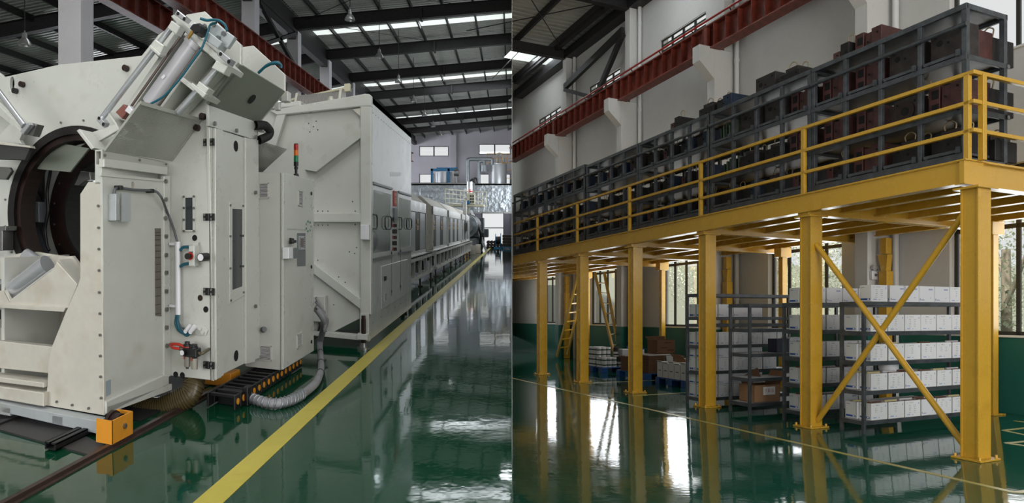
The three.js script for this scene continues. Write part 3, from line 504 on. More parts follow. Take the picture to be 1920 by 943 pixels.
slab('manifold', [[3.268, 2.507], [3.18, 2.567], [3.121, 2.518], [3.197, 2.449]], 4.42, 4.55, std(0x7d4b42, 0.5));
slab('manifold_cap', [[3.138, 2.503], [3.097, 2.544], [3.052, 2.501], [3.086, 2.469]], 4.38, 4.45, M.whitePlastic);
// the same unit's mirror half at the left edge
part(m1, 'guide_rod', rod([...[[5.013, 3.084]], 4.45].flat(), [...[[4.392, 2.472]], 4.45].flat(), 0.03, 0.03, 20), M.shine);
slab('press_rail', [[5.27, 2.806], [5.206, 2.865], [4.726, 2.526], [4.801, 2.51]], 4.75, 4.86, M.white);
clampSlab([[4.442, 2.427], [4.33, 2.501], [4.302, 2.475], [4.399, 2.395]], 4.44, 4.5);
slab('clamp_block', [[4.378, 2.512], [4.267, 2.485], [4.33, 2.383], [4.449, 2.41]], 4.5, 4.6, M.steel);
slab('press_foot', [[5.214, 2.424], [4.979, 2.463], [4.849, 2.553], [4.766, 2.542], [4.661, 2.464], [4.706, 2.395], [4.676, 2.353], [5.214, 2.393]], 4.7, 4.76, M.white);
slab('jaw_plate', [[4.993, 2.387], [4.371, 2.299], [4.364, 2.279], [4.993, 2.357]], 4.5, 4.58, M.whiteUsed);
slab('jaw_block', [[5.048, 2.376], [4.413, 2.287], [4.484, 2.178], [5.048, 2.213]], 4.55, 4.6, std(0x4a4a4a, 0.5, 0.3, { map: grimy }));
plug(m1, 4.825, 2.967, U1); plug(m1, 4.925, 2.912, U1, M.black); plug(m1, 3.467, 2.986, U1); plug(m1, 2.667, 2.401, U1); plug(m1, 2.605, 2.492, U1);
slab('side_bracket', [[5.057, 2.155], [4.826, 2.135], [4.796, 2.098], [4.872, 2.019], [5.057, 2.03]], 4.68, 4.72, M.steel);
slab('side_bracket', [[5.057, 1.566], [4.895, 1.571], [4.902, 1.529], [4.948, 1.524], [4.948, 1.333], [5.057, 1.331]], 4.7, 4.86, M.steel);
slab('jaw_tip', [[4.392, 2.133], [4.265, 2.118], [4.257, 2.041], [4.332, 2.033], [4.423, 1.986], [4.484, 1.993]], 5.3, 5.4, M.steel);
// roller cradle
const cr = [[4.574, 0.965], [4.301, 1.026], [4.248, 1.032], [4.175, 0.947], [3.666, 1.235], [3.63, 1.286], [3.4, 1.108], [3.499, 0.923], [4.574, 0.891]];
part(m1, 'cradle_plate', prism('u', cr, 4.06, 4.1, [], 0.004), M.whiteUsed);
part(m1, 'cradle_flange', prism('u', [[4.562, 0.916], [3.496, 0.925], [3.52, 0.894], [4.562, 0.884]], 4.02, 4.1, [], 0.003), M.whiteUsed);
part(m1, 'cradle_top', [prism('u', [[5.069, 1.236], [4.563, 1.325], [4.549, 1.296], [4.52, 1.311], [4.407, 1.332], [4.01, 1.296], [3.931, 1.302], [3.736, 1.116], [3.736, 0.941], [5.069, 0.881]], 4.62, 4.66), prism('u', [[3.983, 1.263], [3.95, 1.278], [3.724, 1.08], [3.724, 1.011]], 4.45, 4.62)], M.whiteUsed);
part(m1, 'roller', rod([...[[4.265, 1.017]], 4.18].flat(), [...[[3.843, 1.25]], 4.18].flat(), 0.083, 0.083, 28), M.shine);
part(m1, 'roller', rod([...[[4.47, 1.295]], 4.55].flat(), [...[[4.177, 1.166]], 4.55].flat(), 0.075, 0.075, 28), M.shine);
part(m1, 'roller', rod([...[[4.66, 1.117]], 4.2].flat(), [...[[4.422, 1.018]], 4.2].flat(), 0.07, 0.07, 28), M.shine);
part(m1, 'roller_seat', [bar([...[[4.186, 0.941]], 4.075].flat(), [...[[3.675, 1.225]], 4.075].flat(), 0.012, 0.03), bar([...[[4.252, 1.027]], 4.075].flat(), [...[[4.186, 0.941]], 4.075].flat(), 0.012, 0.03)], M.white);
// lower frame
part(m1, 'recess_wall', prism('u', [[5.225, 0.874], [3.673, 0.898], [3.673, 0.485], [5.225, 0.413]], 4.75, 4.8), std(0xa9a498, 0.6, 0, { map: grimy }));
part(m1, 'lower_beam', prism('u', [[4.562, 0.596], [4.29, 0.607], [3.657, 0.606], [3.681, 0.391], [4.562, 0.373]], 4.04, 4.12, [], 0.006), M.whiteUsed);
part(m1, 'ledge', [prism('u', [[4.529, 0.327], [3.69, 0.333], [3.69, 0.295], [4.529, 0.282]], 3.96, 4.12, [], 0.005), prism('u', [[4.483, 0.259], [3.665, 0.26], [3.671, 0.154], [4.483, 0.16]], 3.94, 4.12, [], 0.006)], M.whiteUsed);
part(m1, 'valve_cluster', [rbox(...[[[4.555, 0.544]][0][0], [[4.319, 0.561]][0][0]].sort(), 0.66, 0.75, 4.3, 4.4), rbox(...[[[4.626, 0.634]][0][0], [[4.471, 0.644]][0][0]].sort(), 0.74, 0.82, 4.3, 4.38), rod([...[[4.534, 0.546]], 4.35].flat(), [...[[4.534, 0.925]], 4.35].flat(), 0.02)], M.black);
{ const p = [[4.528, 0.147], [3.053, 0.126], [3.053, 0.031], [4.528, 0.085]];
  part(m1, 'base_rail', [prism('u', p, 3.9, 4.02, [], 0.004)], M.zinc);
  for (const b of [[4.42, 4.6, 0.1, 0.2, 4.05, 4.35], [4.0, 4.04, 0.1, 0.2, 4.03, 4.1], [3.7, 3.78, 0.1, 0.2, 4.05, 4.2]]) part(m1, 'shim', box(...b), M.steel);
  part(m1, 'leveling_foot', box(...[[[3.533, 0.025]][0][0], [[3.424, 0.039]][0][0]].sort(), 0.05, 0.11, 3.9, 4.0), M.zinc); part(m1, 'leveling_foot', box(...[[[4.132, 0.001]][0][0], [[4.011, 0.016]][0][0]].sort(), 0.05, 0.11, 3.9, 4.0), M.zinc); }
// wheel guard of orange sheet, with the rail wheel in it
{ const A = [[2.93, 3.749], [2.812, 3.754], [2.838, 4.054]];
  const [a0, u0] = A[1]; const aL = A[0][0], hT = [[2.786, 0.196]][0][1], u1 = u0 + 0.28;
  part(m1, 'wheel_guard', [prism('u', [[aL + 0.03, 0.03], [a0 - 0.004, 0.03], [a0 - 0.004, hT], [aL + 0.03, hT + 0.0]], u0, u0 + 0.012), prism('a', [[u0 + 0.002, 0.03], [u1, 0.03], [u1, hT], [u0 + 0.002, hT]], a0 - 0.004, a0 + 0.008), prism('u', [[aL + 0.03, 0.1], [a0, 0.1], [a0, hT], [aL + 0.03, hT]], u1 - 0.012, u1)], M.orange);
  part(m1, 'wheel', [rod([a0 + 0.03, 0.1, u0 + 0.17], [a0 + 0.1, 0.1, u0 + 0.17], 0.1, 0.1, 28), rod([a0 + 0.1, 0.1, u0 + 0.17], [a0 + 0.13, 0.1, u0 + 0.17], 0.115, 0.115, 28)], M.brown);
  boltSide(m1, a0, 0.12, u0 + 0.16, true); }
// lateral face: window, fittings
part(m1, 'sight_frame', prism('u', [[2.822, 1.829], [2.695, 1.831], [2.693, 1.523], [2.822, 1.523]], 4.866, 4.88, [[[2.796, 1.811], [2.718, 1.811], [2.715, 1.536], [2.796, 1.536]]]), M.white);
part(m1, 'sight_glass', prism('u', [[2.796, 1.811], [2.718, 1.811], [2.715, 1.536], [2.796, 1.536]], 4.872, 4.879), M.darkGlass);
for (const [a, h] of [[2.808, 1.82], [2.699, 1.82], [2.808, 1.724], [2.699, 1.722], [2.808, 1.623], [2.699, 1.623], [2.808, 1.527], [2.699, 1.527]]) bolt(m1, a, h, 4.866);
const socket = (a, h, m = M.hole) => stamp(m1, 'port', 'port', () => rod([0, 0, 0.001], [0, 0, -0.004], 0.026, 0.026, 16), [a, h, 4.88], m);
for (const [a, h] of [[2.701, 1.468], [2.583, 0.866], [2.907, 0.287], [2.834, 0.287]]) socket(a, h);
socket(2.642, 0.96, M.brown);
part(m1, 'seam', [prism('u', [[2.553, 2.416], [2.547, 2.416], [2.528, 0.273], [2.534, 0.272]], 4.877, 4.88)], M.dark);
part(m1, 'cable_tube', rod([...[[2.863, 1.436]], 4.84].flat(), [...[[2.857, 0.811]], 4.84].flat(), 0.027, 0.027, 16), M.whitePlastic);
for (const y of [457, 573]) { const h = 1.55 + (471.5 - y) / 1350 * 6.2 - 0.2; part(m1, 'tube_clip', box(2.86, 2.95, h - 0.012, h + 0.012, 4.83, 4.88), M.whitePlastic); }
slab('button_box', [[2.71, 1.403], [2.651, 1.408], [2.651, 1.234], [2.71, 1.233]], 4.78, 4.88, M.white);
part(m1, 'box_bracket', prism('u', [[2.719, 1.423], [2.65, 1.433], [2.65, 1.406], [2.684, 1.405], [2.684, 1.234], [2.662, 1.221], [2.719, 1.215]], 4.855, 4.862), M.white);
{ const b = [[2.693, 1.318]][0], g = [[2.563, 1.31]][0];
  part(m1, 'push_button', [rod([b[0], b[1], 4.78], [b[0], b[1], 4.72], 0.022, 0.026, 16)], M.black);
  part(m1, 'button_ring', rod([b[0], b[1], 4.78], [b[0], b[1], 4.765], 0.033, 0.033, 16), M.redPlastic);
  part(m1, 'pressure_gauge', [rod([g[0], g[1], 4.86], [g[0], g[1], 4.74], 0.036, 0.036, 20)], M.black);
  part(m1, 'gauge_face', rod([g[0], g[1], 4.741], [g[0], g[1], 4.735], 0.029, 0.029, 20), M.whitePlastic);
  part(m1, 'button_label', prism('u', [[2.702, 1.356], [2.665, 1.356], [2.665, 1.343], [2.702, 1.343]], 4.775, 4.78), M.greyPlastic); }
hose([[2.822, 1.365], [2.793, 1.388], [2.725, 1.393]], 4.82, 0.014, M.teal);
hose([[2.822, 1.224], [2.787, 1.243], [2.725, 1.254]], 4.82, 0.014, M.teal);
hose([[2.868, 0.812], [2.88, 0.739], [2.851, 0.682], [2.782, 0.654], [2.73, 0.685]], 4.83, 0.013, M.teal);
hose([[2.845, 0.814], [2.851, 0.741], [2.822, 0.683], [2.753, 0.643], [2.691, 0.692]], 4.82, 0.013, M.teal);
hose([[2.851, 0.813], [2.862, 0.767], [2.822, 0.706], [2.787, 0.695]], 4.84, 0.009, M.greyPlastic);
part(m1, 'gland_plate', prism('u', [[2.81, 0.7], [2.776, 0.725], [2.594, 0.732], [2.555, 0.694], [2.577, 0.648], [2.787, 0.647]], 4.866, 4.88, [], 0.002), M.white);
for (const [a, h] of [[2.751, 0.713], [2.699, 0.712]]) part(m1, 'cable_gland', rod([a, h, 4.87], [a - 0.01, h - 0.03, 4.77], 0.026, 0.018, 10), M.whitePlastic);
for (const [a, h] of [[2.637, 0.703], [2.665, 0.669], [2.609, 0.673]]) part(m1, 'blank_gland', rod([a, h, 4.87], [a, h, 4.855], 0.018, 0.018, 14), M.white);
{ const R = (x, y) => [[2.713, 0.563]][0].map((v, i) => v + [(350 - x) * 0.00445, (650 - y) * 0.00452][i]);
  const P = (x, y, u = 4.76) => [...R(x, y), u];
  part(m1, 'air_regulator', [rod(P(350, 665), P(350, 646), 0.036, 0.036, 16), rod(P(350, 648), P(350, 641), 0.024, 0.024, 14), rod(P(366, 668), P(366, 650), 0.036, 0.036, 16), rbox(...[R(376, 0)[0], R(344, 0)[0]].sort(), R(0, 668)[1], R(0, 652)[1], 4.72, 4.82, 0.01), rbox(...[R(370, 0)[0], R(358, 0)[0]].sort(), R(0, 653)[1], R(0, 645)[1], 4.73, 4.8, 0.008)], M.black);
  part(m1, 'filter_bowl', rod(P(350, 668), P(350, 687), 0.032, 0.028, 16), std(0x77746b, 0.25)); part(m1, 'filter_bowl', rod(P(367, 670), P(367, 690), 0.034, 0.03, 16), std(0x8a877d, 0.25));
  part(m1, 'drain', rod(P(350, 687), P(350, 691), 0.014), M.black);
  part(m1, 'gauge', rod(P(346.5, 659.5, 4.74), P(346.5, 659.5, 4.69), 0.027, 0.027, 20), M.black); part(m1, 'gauge_face', rod(P(346.5, 659.5, 4.692), P(346.5, 659.5, 4.686), 0.022, 0.022, 20), M.whitePlastic);
  part(m1, 'red_mark', [box(...[R(348, 0)[0], R(346, 0)[0]].sort(), R(0, 672)[1], R(0, 667)[1], 4.72, 4.725), box(...[R(366, 0)[0], R(364, 0)[0]].sort(), R(0, 674)[1], R(0, 668)[1], 4.72, 4.725), rod(P(350, 651), P(350, 649.5), 0.039)], M.redPlastic);
  part(m1, 'elbow', tube([P(374, 660), P(381, 661), P(387, 659), P(388, 656, 4.87)], 0.013), std(0x6a6250, 0.4, 0.4));
  hose([[R(306, 650)[0], R(306, 650)[1]], R(318, 647.5), R(333, 647.5), R(344, 652)], [4.78, 4.75, 4.75, 4.76], 0.013, M.redPlastic);
  hose([R(306, 651), R(318, 654), R(334, 655.5)], [4.78, 4.74, 4.75], 0.013, M.redPlastic);
  part(m1, 'fitting', rod(P(331, 655), P(341, 657), 0.017, 0.02), M.steel); }
// door side over the aisle
part(m1, 'side_door', [prism('a', [[4.844, 2.396], [5.976, 2.418], [5.998, 0.26], [5.887, 0.264], [5.887, 0.243], [5.661, 0.27], [5.097, 0.273], [5.097, 0.25], [4.94, 0.256]], 2.53, 2.56, [], 0.003), prism('a', [[4.91, 2.396], [5.077, 2.401], [5.089, 0.276], [4.932, 0.267]], 2.5, 2.53, [], 0.003), prism('a', [[5.612, 2.403], [5.952, 2.42], [5.975, 0.265], [5.864, 0.269], [5.864, 0.248], [5.625, 0.272]], 2.505, 2.53, [], 0.003)], M.white);
part(m1, 'hood', prism('a', [[4.824, 2.575], [5.952, 2.599], [5.952, 2.42], [4.824, 2.402]], 2.52, 2.55, [], 0.002), M.white);
{ const A = [[2.555, 2.587], [2.228, 2.894]], d = 0.004;
  part(m1, 'hood_slope', prism('u', [[A[0][0], A[0][1]], [A[1][0], A[1][1]], [A[1][0] + 0.02, A[1][1] + 0.02], [A[0][0] + 0.02, A[0][1] + 0.02]], 4.87, 6.04, [], 0.002), M.olive);  // grey-green sheet; its darker tone paints the shade of facing downward
  const c = [(A[0][0] + A[1][0]) / 2 - d, (A[0][1] + A[1][1]) / 2 - d];
  part(m1, 'port', rod([c[0], c[1], 5.5], [c[0] - 0.006, c[1] - 0.006, 5.5], 0.05, 0.05, 20), M.hole);
  for (const b of [[2.2, 2.28, 2.8, 2.9, 6.05, 6.16], [2.5, 2.56, 2.52, 2.62, 6.05, 6.16], [2.3, 2.36, 2.72, 2.8, 6.05, 6.12]]) part(m1, 'hood_latch', rbox(...b), M.white); }
for (const [u, h] of [[4.882, 2.427], [5.36, 2.433], [5.846, 2.437], [5.846, 1.898], [5.846, 0.793]]) boltSide(m1, 2.5, h, u, true);
for (const [x, y] of [[391, 267], [391.5, 407], [392, 546.5], [393.5, 684]]) { const a = 2.545, h = 1.55 + (471.5 - y) / 1350 * 6.06 - 0.195; part(m1, 'hinge', [rbox(a - 0.0, a + 0.055, h - 0.03, h + 0.03, 4.855, 4.88, 0.003), rbox(a - 0.055, a - 0.01, h - 0.03, h + 0.03, 4.855, 4.88, 0.003), rod([a, h - 0.03, 4.86], [a, h + 0.03, 4.86], 0.009)], M.black); for (const s of [[0.035, 0.018], [0.035, -0.018], [-0.035, 0.018], [-0.035, -0.018]]) bolt(m1, a + s[0], h + s[1], 4.856); }
part(m1, 'door_window_frame', prism('a', [[5.25, 1.783], [5.621, 1.786], [5.621, 0.921], [5.263, 0.873]], 2.518, 2.53, [[[5.318, 1.728], [5.56, 1.729], [5.56, 1.007], [5.318, 0.993]]], 0.002), M.white);
part(m1, 'door_window', prism('a', [[5.318, 1.728], [5.56, 1.729], [5.56, 1.007], [5.318, 0.993]], 2.522, 2.53), M.darkGlass);
for (const [u, h] of [[5.262, 1.755], [5.567, 1.759], [5.262, 1.479], [5.567, 1.48], [5.262, 1.193], [5.567, 1.196], [5.274, 0.906], [5.581, 0.95]]) boltSide(m1, 2.518, h, u);
for (const [u, h] of [[5.424, 2.302], [5.43, 0.382]]) part(m1, 'port', rod([2.532, h, u], [2.526, h, u], 0.05, 0.05, 20), M.hole);
part(m1, 'seam', prism('a', [[5.109, 2.41], [5.621, 2.41], [5.621, 2.405], [5.109, 2.406]], 2.527, 2.53), M.dark);
part(m1, 'rear_conduit', tube([[2.5, ...[[5.846, 2.551]][0].reverse()], [2.44, ...[[5.98, 2.565]][0].reverse()], [2.42, ...[[6.087, 2.521]][0].reverse()], [2.44, ...[[6.071, 2.471]][0].reverse()], [2.5, ...[[5.95, 2.418]][0].reverse()]], 0.045, 12), M.rubber);
perforated(m1, [[2.578, 2.124]].concat([6.12]).flat(), [[2.527, 2.122]].concat([6.12]).flat(), [[2.578, 2.438]].concat([6.12]).flat(), [[2.242, 2.335]].concat([6.12]).flat(), 18, 22, 0.008, std(0x8d8e88, 0.45, 0.3));
// ribbed exhaust duct under the machine, on the floor
{ const c = new THREE.CatmullRomCurve3([[...[[2.774, 0.251]], 5.0], [...[[2.757, 0.185]], 4.96], [...[[2.787, 0.111]], 4.92], [...[[2.915, 0.04]], 4.87], [...[[3.122, -0.018]], 4.8], [3.6, 0.12, 4.8]].map((p) => V(...p.flat())), false, 'catmullrom', 0.4), g = [];
  const n = 44; for (let i = 0; i < n; i++) { const a = c.getPointAt(i / n), b = c.getPointAt((i + 0.62) / n); g.push(rod([...a], [...b], 0.105, 0.105, 22)); }
  g.push(new THREE.TubeGeometry(c, 60, 0.096, 18));
  part(m1, 'flexible_duct', g, M.duct); }
// rails and tracks on the floor
const track = thing('floor_rail', 'dark worn steel rails and channels let into the floor under the white machine', 'rail', LH, [2.85, 0, 2]);
part(track, 'rail', [box(2.815, 2.855, 0, 0.03, 1, 9), box(2.78, 2.89, 0, 0.008, 1, 9)], std(0x4a3a34, 0.5, 0.4, { map: rustTex }));
part(track, 'cross_channel', prism('h', [[5.031, 4.604], [2.822, 3.741], [2.888, 3.568], [4.057, 3.713]], 0, 0.012), std(0x3a3838, 0.55, 0.2, { map: grimy }));
{ const [c, v] = [[3.211, 3.521]][0]; part(track, 'profile_stub', [box(c + 0.04, c + 0.055, 0.01, 0.06, v, v + 0.55), box(c - 0.055, c - 0.04, 0.01, 0.06, v, v + 0.55), box(c - 0.055, c - 0.012, 0.05, 0.06, v, v + 0.55), box(c + 0.012, c + 0.055, 0.05, 0.06, v, v + 0.55), box(c - 0.055, c + 0.055, 0.01, 0.018, v, v + 0.55)], M.black); }
part(track, 'rail', box(4.0, 4.06, 0.01, 0.03, 3.3, 4.6), M.dark);
part(track, 'floor_plate', box(2.98, 5, 0.001, 0.01, 4.4, 6.2), M.rubber);

// ---------------------------------------------------------------- printed plates
function print(w, h, draw) { const c = document.createElement('canvas'); c.width = w; c.height = h; const x = c.getContext('2d'); draw(x, w, h); const t = new THREE.CanvasTexture(c); t.colorSpace = THREE.SRGBColorSpace; t.magFilter = THREE.LinearFilter; return t; }
function plate(t, name, c, mat) {                                // corners: lower left, lower right, upper right, upper left
  const g = new THREE.BufferGeometry(), uv = [[0, 0], [1, 0], [1, 1], [0, 1]], p = [], q = [];
  for (const i of [0, 1, 2, 0, 2, 3]) { p.push(...c[i]); q.push(...uv[i]); }
  g.setAttribute('position', new THREE.Float32BufferAttribute(p, 3)); g.setAttribute('uv', new THREE.Float32BufferAttribute(q, 2)); g.computeVertexNormals();
  return part(t, name, g, mat, true);
}
// ---------------------------------------------------------------- left hall: control cabinet with signal tower
const cab = thing('control_cabinet', 'tall white control cabinet with a red, orange and green signal tower on its top', 'cabinet', LH, [2.29, 0, 6.08]);
part(cab, 'body', rbox(2.29, 2.72, 0.14, 2.108, 6.08, 7.2, 0.008), M.white);
part(cab, 'door', rbox(2.272, 2.29, 0.145, 2.104, 6.1, 7.205, 0.006), M.white);
part(cab, 'seam', [box(2.292, 2.298, 0.14, 2.1, 6.077, 6.08)], M.dark);
function grille(t, name, axis, x0, x1, y0, y1, z, n = 10) {
  const g = [], B = axis === 'u' ? (a, b, c, d, e, f) => box(a, b, c, d, z - e, z - f) : (a, b, c, d, e, f) => box(z - e, z - f, c, d, a, b);
  g.push(B(x0, x1, y0, y0 + 0.012, 0, 0.012), B(x0, x1, y1 - 0.012, y1, 0, 0.012), B(x0, x0 + 0.012, y0, y1, 0, 0.012), B(x1 - 0.012, x1, y0, y1, 0, 0.012));
  part(t, name, g, M.white); const st = (y1 - y0 - 0.03) / n;
  part(t, 'backing', B(x0 + 0.01, x1 - 0.01, y0 + 0.01, y1 - 0.01, 0, 0.002), M.dark);
  for (let k = 0; k < n; k++) part(t, 'louvre', B(x0 + 0.012, x1 - 0.012, y0 + 0.018 + k * st, y0 + 0.018 + k * st + st * 0.55, 0.001, 0.009), M.paperGrey);
}
{ const A = [[2.434, 1.849], [2.555, 2.007], [2.402, 0.224], [2.555, 0.377]], B = [[6.593, 1.788], [6.758, 1.955], [6.545, 0.273], [6.728, 0.432]];
  grille(cab, 'vent', 'u', A[0][0], A[1][0], A[0][1], A[1][1], 6.08); grille(cab, 'vent', 'u', A[2][0], A[3][0], A[2][1], A[3][1], 6.08);
  grille(cab, 'vent', 'a', B[0][0], B[1][0], B[0][1], B[1][1], 2.272); grille(cab, 'vent', 'a', B[2][0], B[3][0], B[2][1], B[3][1], 2.272); }
part(cab, 'blank_plate', prism('u', [[2.542, 0.792], [2.377, 0.795], [2.377, 0.63], [2.542, 0.631]], 6.076, 6.08), M.white);
part(cab, 'cable_entry', [rod([...[[2.504, 0.53]], 6.08].flat(), [...[[2.452, 0.551]], 6.0].flat(), 0.03, 0.026)], M.greyPlastic);
{ const L = [[6.212, 1.526], [6.89, 1.515], [6.89, 1.547], [6.212, 1.558]], G = [[6.89, 1.609], [7.079, 1.574]], P = [[6.555, 1.499], [6.849, 1.497], [6.849, 1.14], [6.555, 1.15]], S = [[6.593, 1.471], [6.828, 1.465], [6.828, 1.317], [6.593, 1.324]];
  const c3 = (q, a) => q.map(([u, h]) => [a, h, u]);
  const ink = new THREE.MeshStandardMaterial({ map: print(512, 80, (x, w, h) => { x.fillStyle = '#c2c3bd'; x.fillRect(0, 0, w, h); x.fillStyle = '#3c3c3c'; x.font = '54px sans-serif'; x.textBaseline = 'middle'; x.textAlign = 'center'; x.fillText('battenfeld-cincinnati', w / 2, h / 2, w - 8); }), roughness: 0.45 });
  plate(cab, 'lettering', c3(L, 2.2705), ink);
  for (let k = 0; k < 7; k++) { const t = k / 7 * 6.283, u = (G[0][0] + G[1][0]) / 2 + 0.1 * Math.cos(t), h = (G[0][1] + G[1][1]) / 2 - 0.02 + 0.055 * Math.sin(t); part(cab, 'emblem_dash', box(2.268, 2.271, h - 0.012, h + 0.012, u - 0.02, u + 0.02), std(k % 3 ? 0x3f7a56 : 0x8a9a90, 0.5)); }
  part(cab, 'panel_plate', prism('a', P, 2.264, 2.272, [], 0.001), std(0x6c6f72, 0.45));
  part(cab, 'keypad', prism('a', S, 2.258, 2.265, [], 0.001), std(0xa7abad, 0.4));
  part(cab, 'screen', prism('a', [[6.65, 1.447], [6.758, 1.444], [6.758, 1.345], [6.65, 1.348]], 2.255, 2.259), std(0x6b5a58, 0.25));
  for (let k = 0; k < 6; k++) for (const x of [560.3, 569.4]) { const q = [[6.618, 1.448], [6.796, 1.341]]; const i = x < 565 ? 0 : 1, h = q[0][1] + (q[1][1] - q[0][1]) * k / 5; part(cab, 'key', box(2.254, 2.259, h - 0.006, h + 0.006, q[i][0] - 0.012, q[i][0] + 0.012), M.greyPlastic); }
  part(cab, 'switch', [prism('a', [[6.291, 1.452], [6.371, 1.446], [6.371, 1.391], [6.291, 1.392]], 2.24, 2.272, [], 0.004), prism('a', [[6.213, 1.432], [6.337, 1.43], [6.337, 1.4], [6.213, 1.403]], 2.2, 2.24, [], 0.004)], M.black);
  part(cab, 'lock_box', prism('a', [[6.071, 1.361], [6.209, 1.357], [6.209, 1.245], [6.071, 1.251]], 2.2, 2.272, [], 0.004), M.whitePlastic);
  part(cab, 'lock_box_lid', prism('a', [[6.218, 1.352], [6.353, 1.353], [6.353, 1.244], [6.218, 1.245]], 2.19, 2.196), M.galv);
  for (const [u, h] of [[7.123, 1.943], [7.123, 1.114], [7.123, 0.267]]) part(cab, 'latch', rod([2.272, h, u - 0.03], [2.262, h, u - 0.03], 0.02), M.black);
  const s = [[6.776, 2.15]][0], y0 = 2.11;
  part(cab, 'tower_base', [rod([2.36, y0, s[0]], [2.36, y0 + 0.035, s[0]], 0.04, 0.028, 20), rod([2.36, y0 + 0.03, s[0]], [2.36, y0 + 0.13, s[0]], 0.016), rod([2.36, y0 + 0.085, s[0]], [2.36, y0 + 0.11, s[0]], 0.024), rod([2.36, y0 + 0.12, s[0]], [2.36, y0 + 0.165, s[0]], 0.029, 0.029, 20)], M.black);
  let y = y0 + 0.165; for (const [m, h] of [[M.greenLens, 0.066], [M.amber, 0.062], [M.redLens, 0.062]]) { part(cab, 'signal_lens', rod([2.36, y + 0.002, s[0]], [2.36, y + h, s[0]], 0.028, 0.028, 24), m); y += h; }
  part(cab, 'tower_cap', rod([2.36, y, s[0]], [2.36, y + 0.01, s[0]], 0.028, 0.024, 24), M.black); }
part(cab, 'mounting_bracket', [rbox(2.56, 2.74, 1.0, 1.18, 6.0, 6.09, 0.006)], M.white);
{ const g = []; const P = (x, y, h) => { }; const run = [[2.395, 7.873], [2.036, 6.736], [1.904, 6.104], [1.893, 5.677], [1.932, 5.393], [2.011, 5.241], [2.134, 5.222], [2.31, 5.297], [2.466, 5.349], [2.546, 5.333]];
  const pts = [[2.27, 0.62, 7.3], [2.2, 0.45, 7.42], ...run.map(([a, u], i) => [a, i < 1 ? 0.12 : 0.05, u])];
  const b = thing('cable_loom', 'thick grey sheathed cable loom looping across the green floor from the cabinet', 'cable', LH, [2.2, 0, 6]);
  part(b, 'sheath', tube(pts, 0.04, 12, 120), std(0x8b8a90, 0.6, 0, { map: grimy }));
  for (const k of [0.3, 0.42, 0.53]) { const c = new THREE.CatmullRomCurve3(pts.map((p) => V(...p)), false, 'catmullrom', 0.35), a = c.getPointAt(k), q = c.getPointAt(k + 0.006); part(b, 'tie', rod([...a], [...q], 0.044, 0.044, 14), M.black); }
  const spiral = []; const c2 = new THREE.CatmullRomCurve3(pts.map((p) => V(...p)), false, 'catmullrom', 0.35);
  for (let i = 0; i <= 150; i++) { const t = 0.76 + 0.23 * i / 150, p = c2.getPointAt(t), n = c2.getTangentAt(t).cross(UP).normalize(), a = i * 0.75; spiral.push([p.x + n.x * Math.cos(a) * 0.042, p.y + Math.sin(a) * 0.042, p.z + n.z * Math.cos(a) * 0.042]); }
  part(b, 'spiral_wrap', tube(spiral, 0.009, 5, 500), M.galv);
  for (let k = 0; k < 4; k++) part(b, 'strand', tube([[2.27, 0.75 - k * 0.05, 7.28], [2.2 - k * 0.015, 0.6 - k * 0.04, 7.36 + k * 0.02], [2.2, 0.4 - k * 0.02, 7.42]], 0.018), std(k % 2 ? 0x77787c : 0x8d8a8a, 0.5));
  part(b, 'end_connector', [rbox(2.36, 2.6, 0.0, 0.12, 5.15, 5.34, 0.01), rbox(2.3, 2.36, 0, 0.16, 5.2, 5.3, 0.01)], M.black); }
{ const ch = thing('drag_chain', 'black cable drag chain with orange dots lying beneath the cabinet', 'cable chain', LH, [2.4, 0, 4.9]);
  for (let k = 0; k < 15; k++) { const u = 5.0 + k * 0.13; part(ch, 'link', [rbox(2.34, 2.36, 0.01, 0.13, u, u + 0.12, 0.006), rbox(2.62, 2.64, 0.01, 0.13, u, u + 0.12, 0.006), rbox(2.36, 2.62, 0.1, 0.125, u + 0.03, u + 0.08, 0.005)], M.black); part(ch, 'pin_cap', rod([2.342, 0.075, u + 0.06], [2.334, 0.075, u + 0.06], 0.028, 0.028, 14), M.orange); }
  const ob = whole('rail_stop', 'orange painted stop block in the shade under the white cabinet', 'stop block', LH, [2.7, 0, 5.9], rbox(2.72, 3.05, 0.01, 0.14, 5.7, 5.95, 0.01), M.orange); }

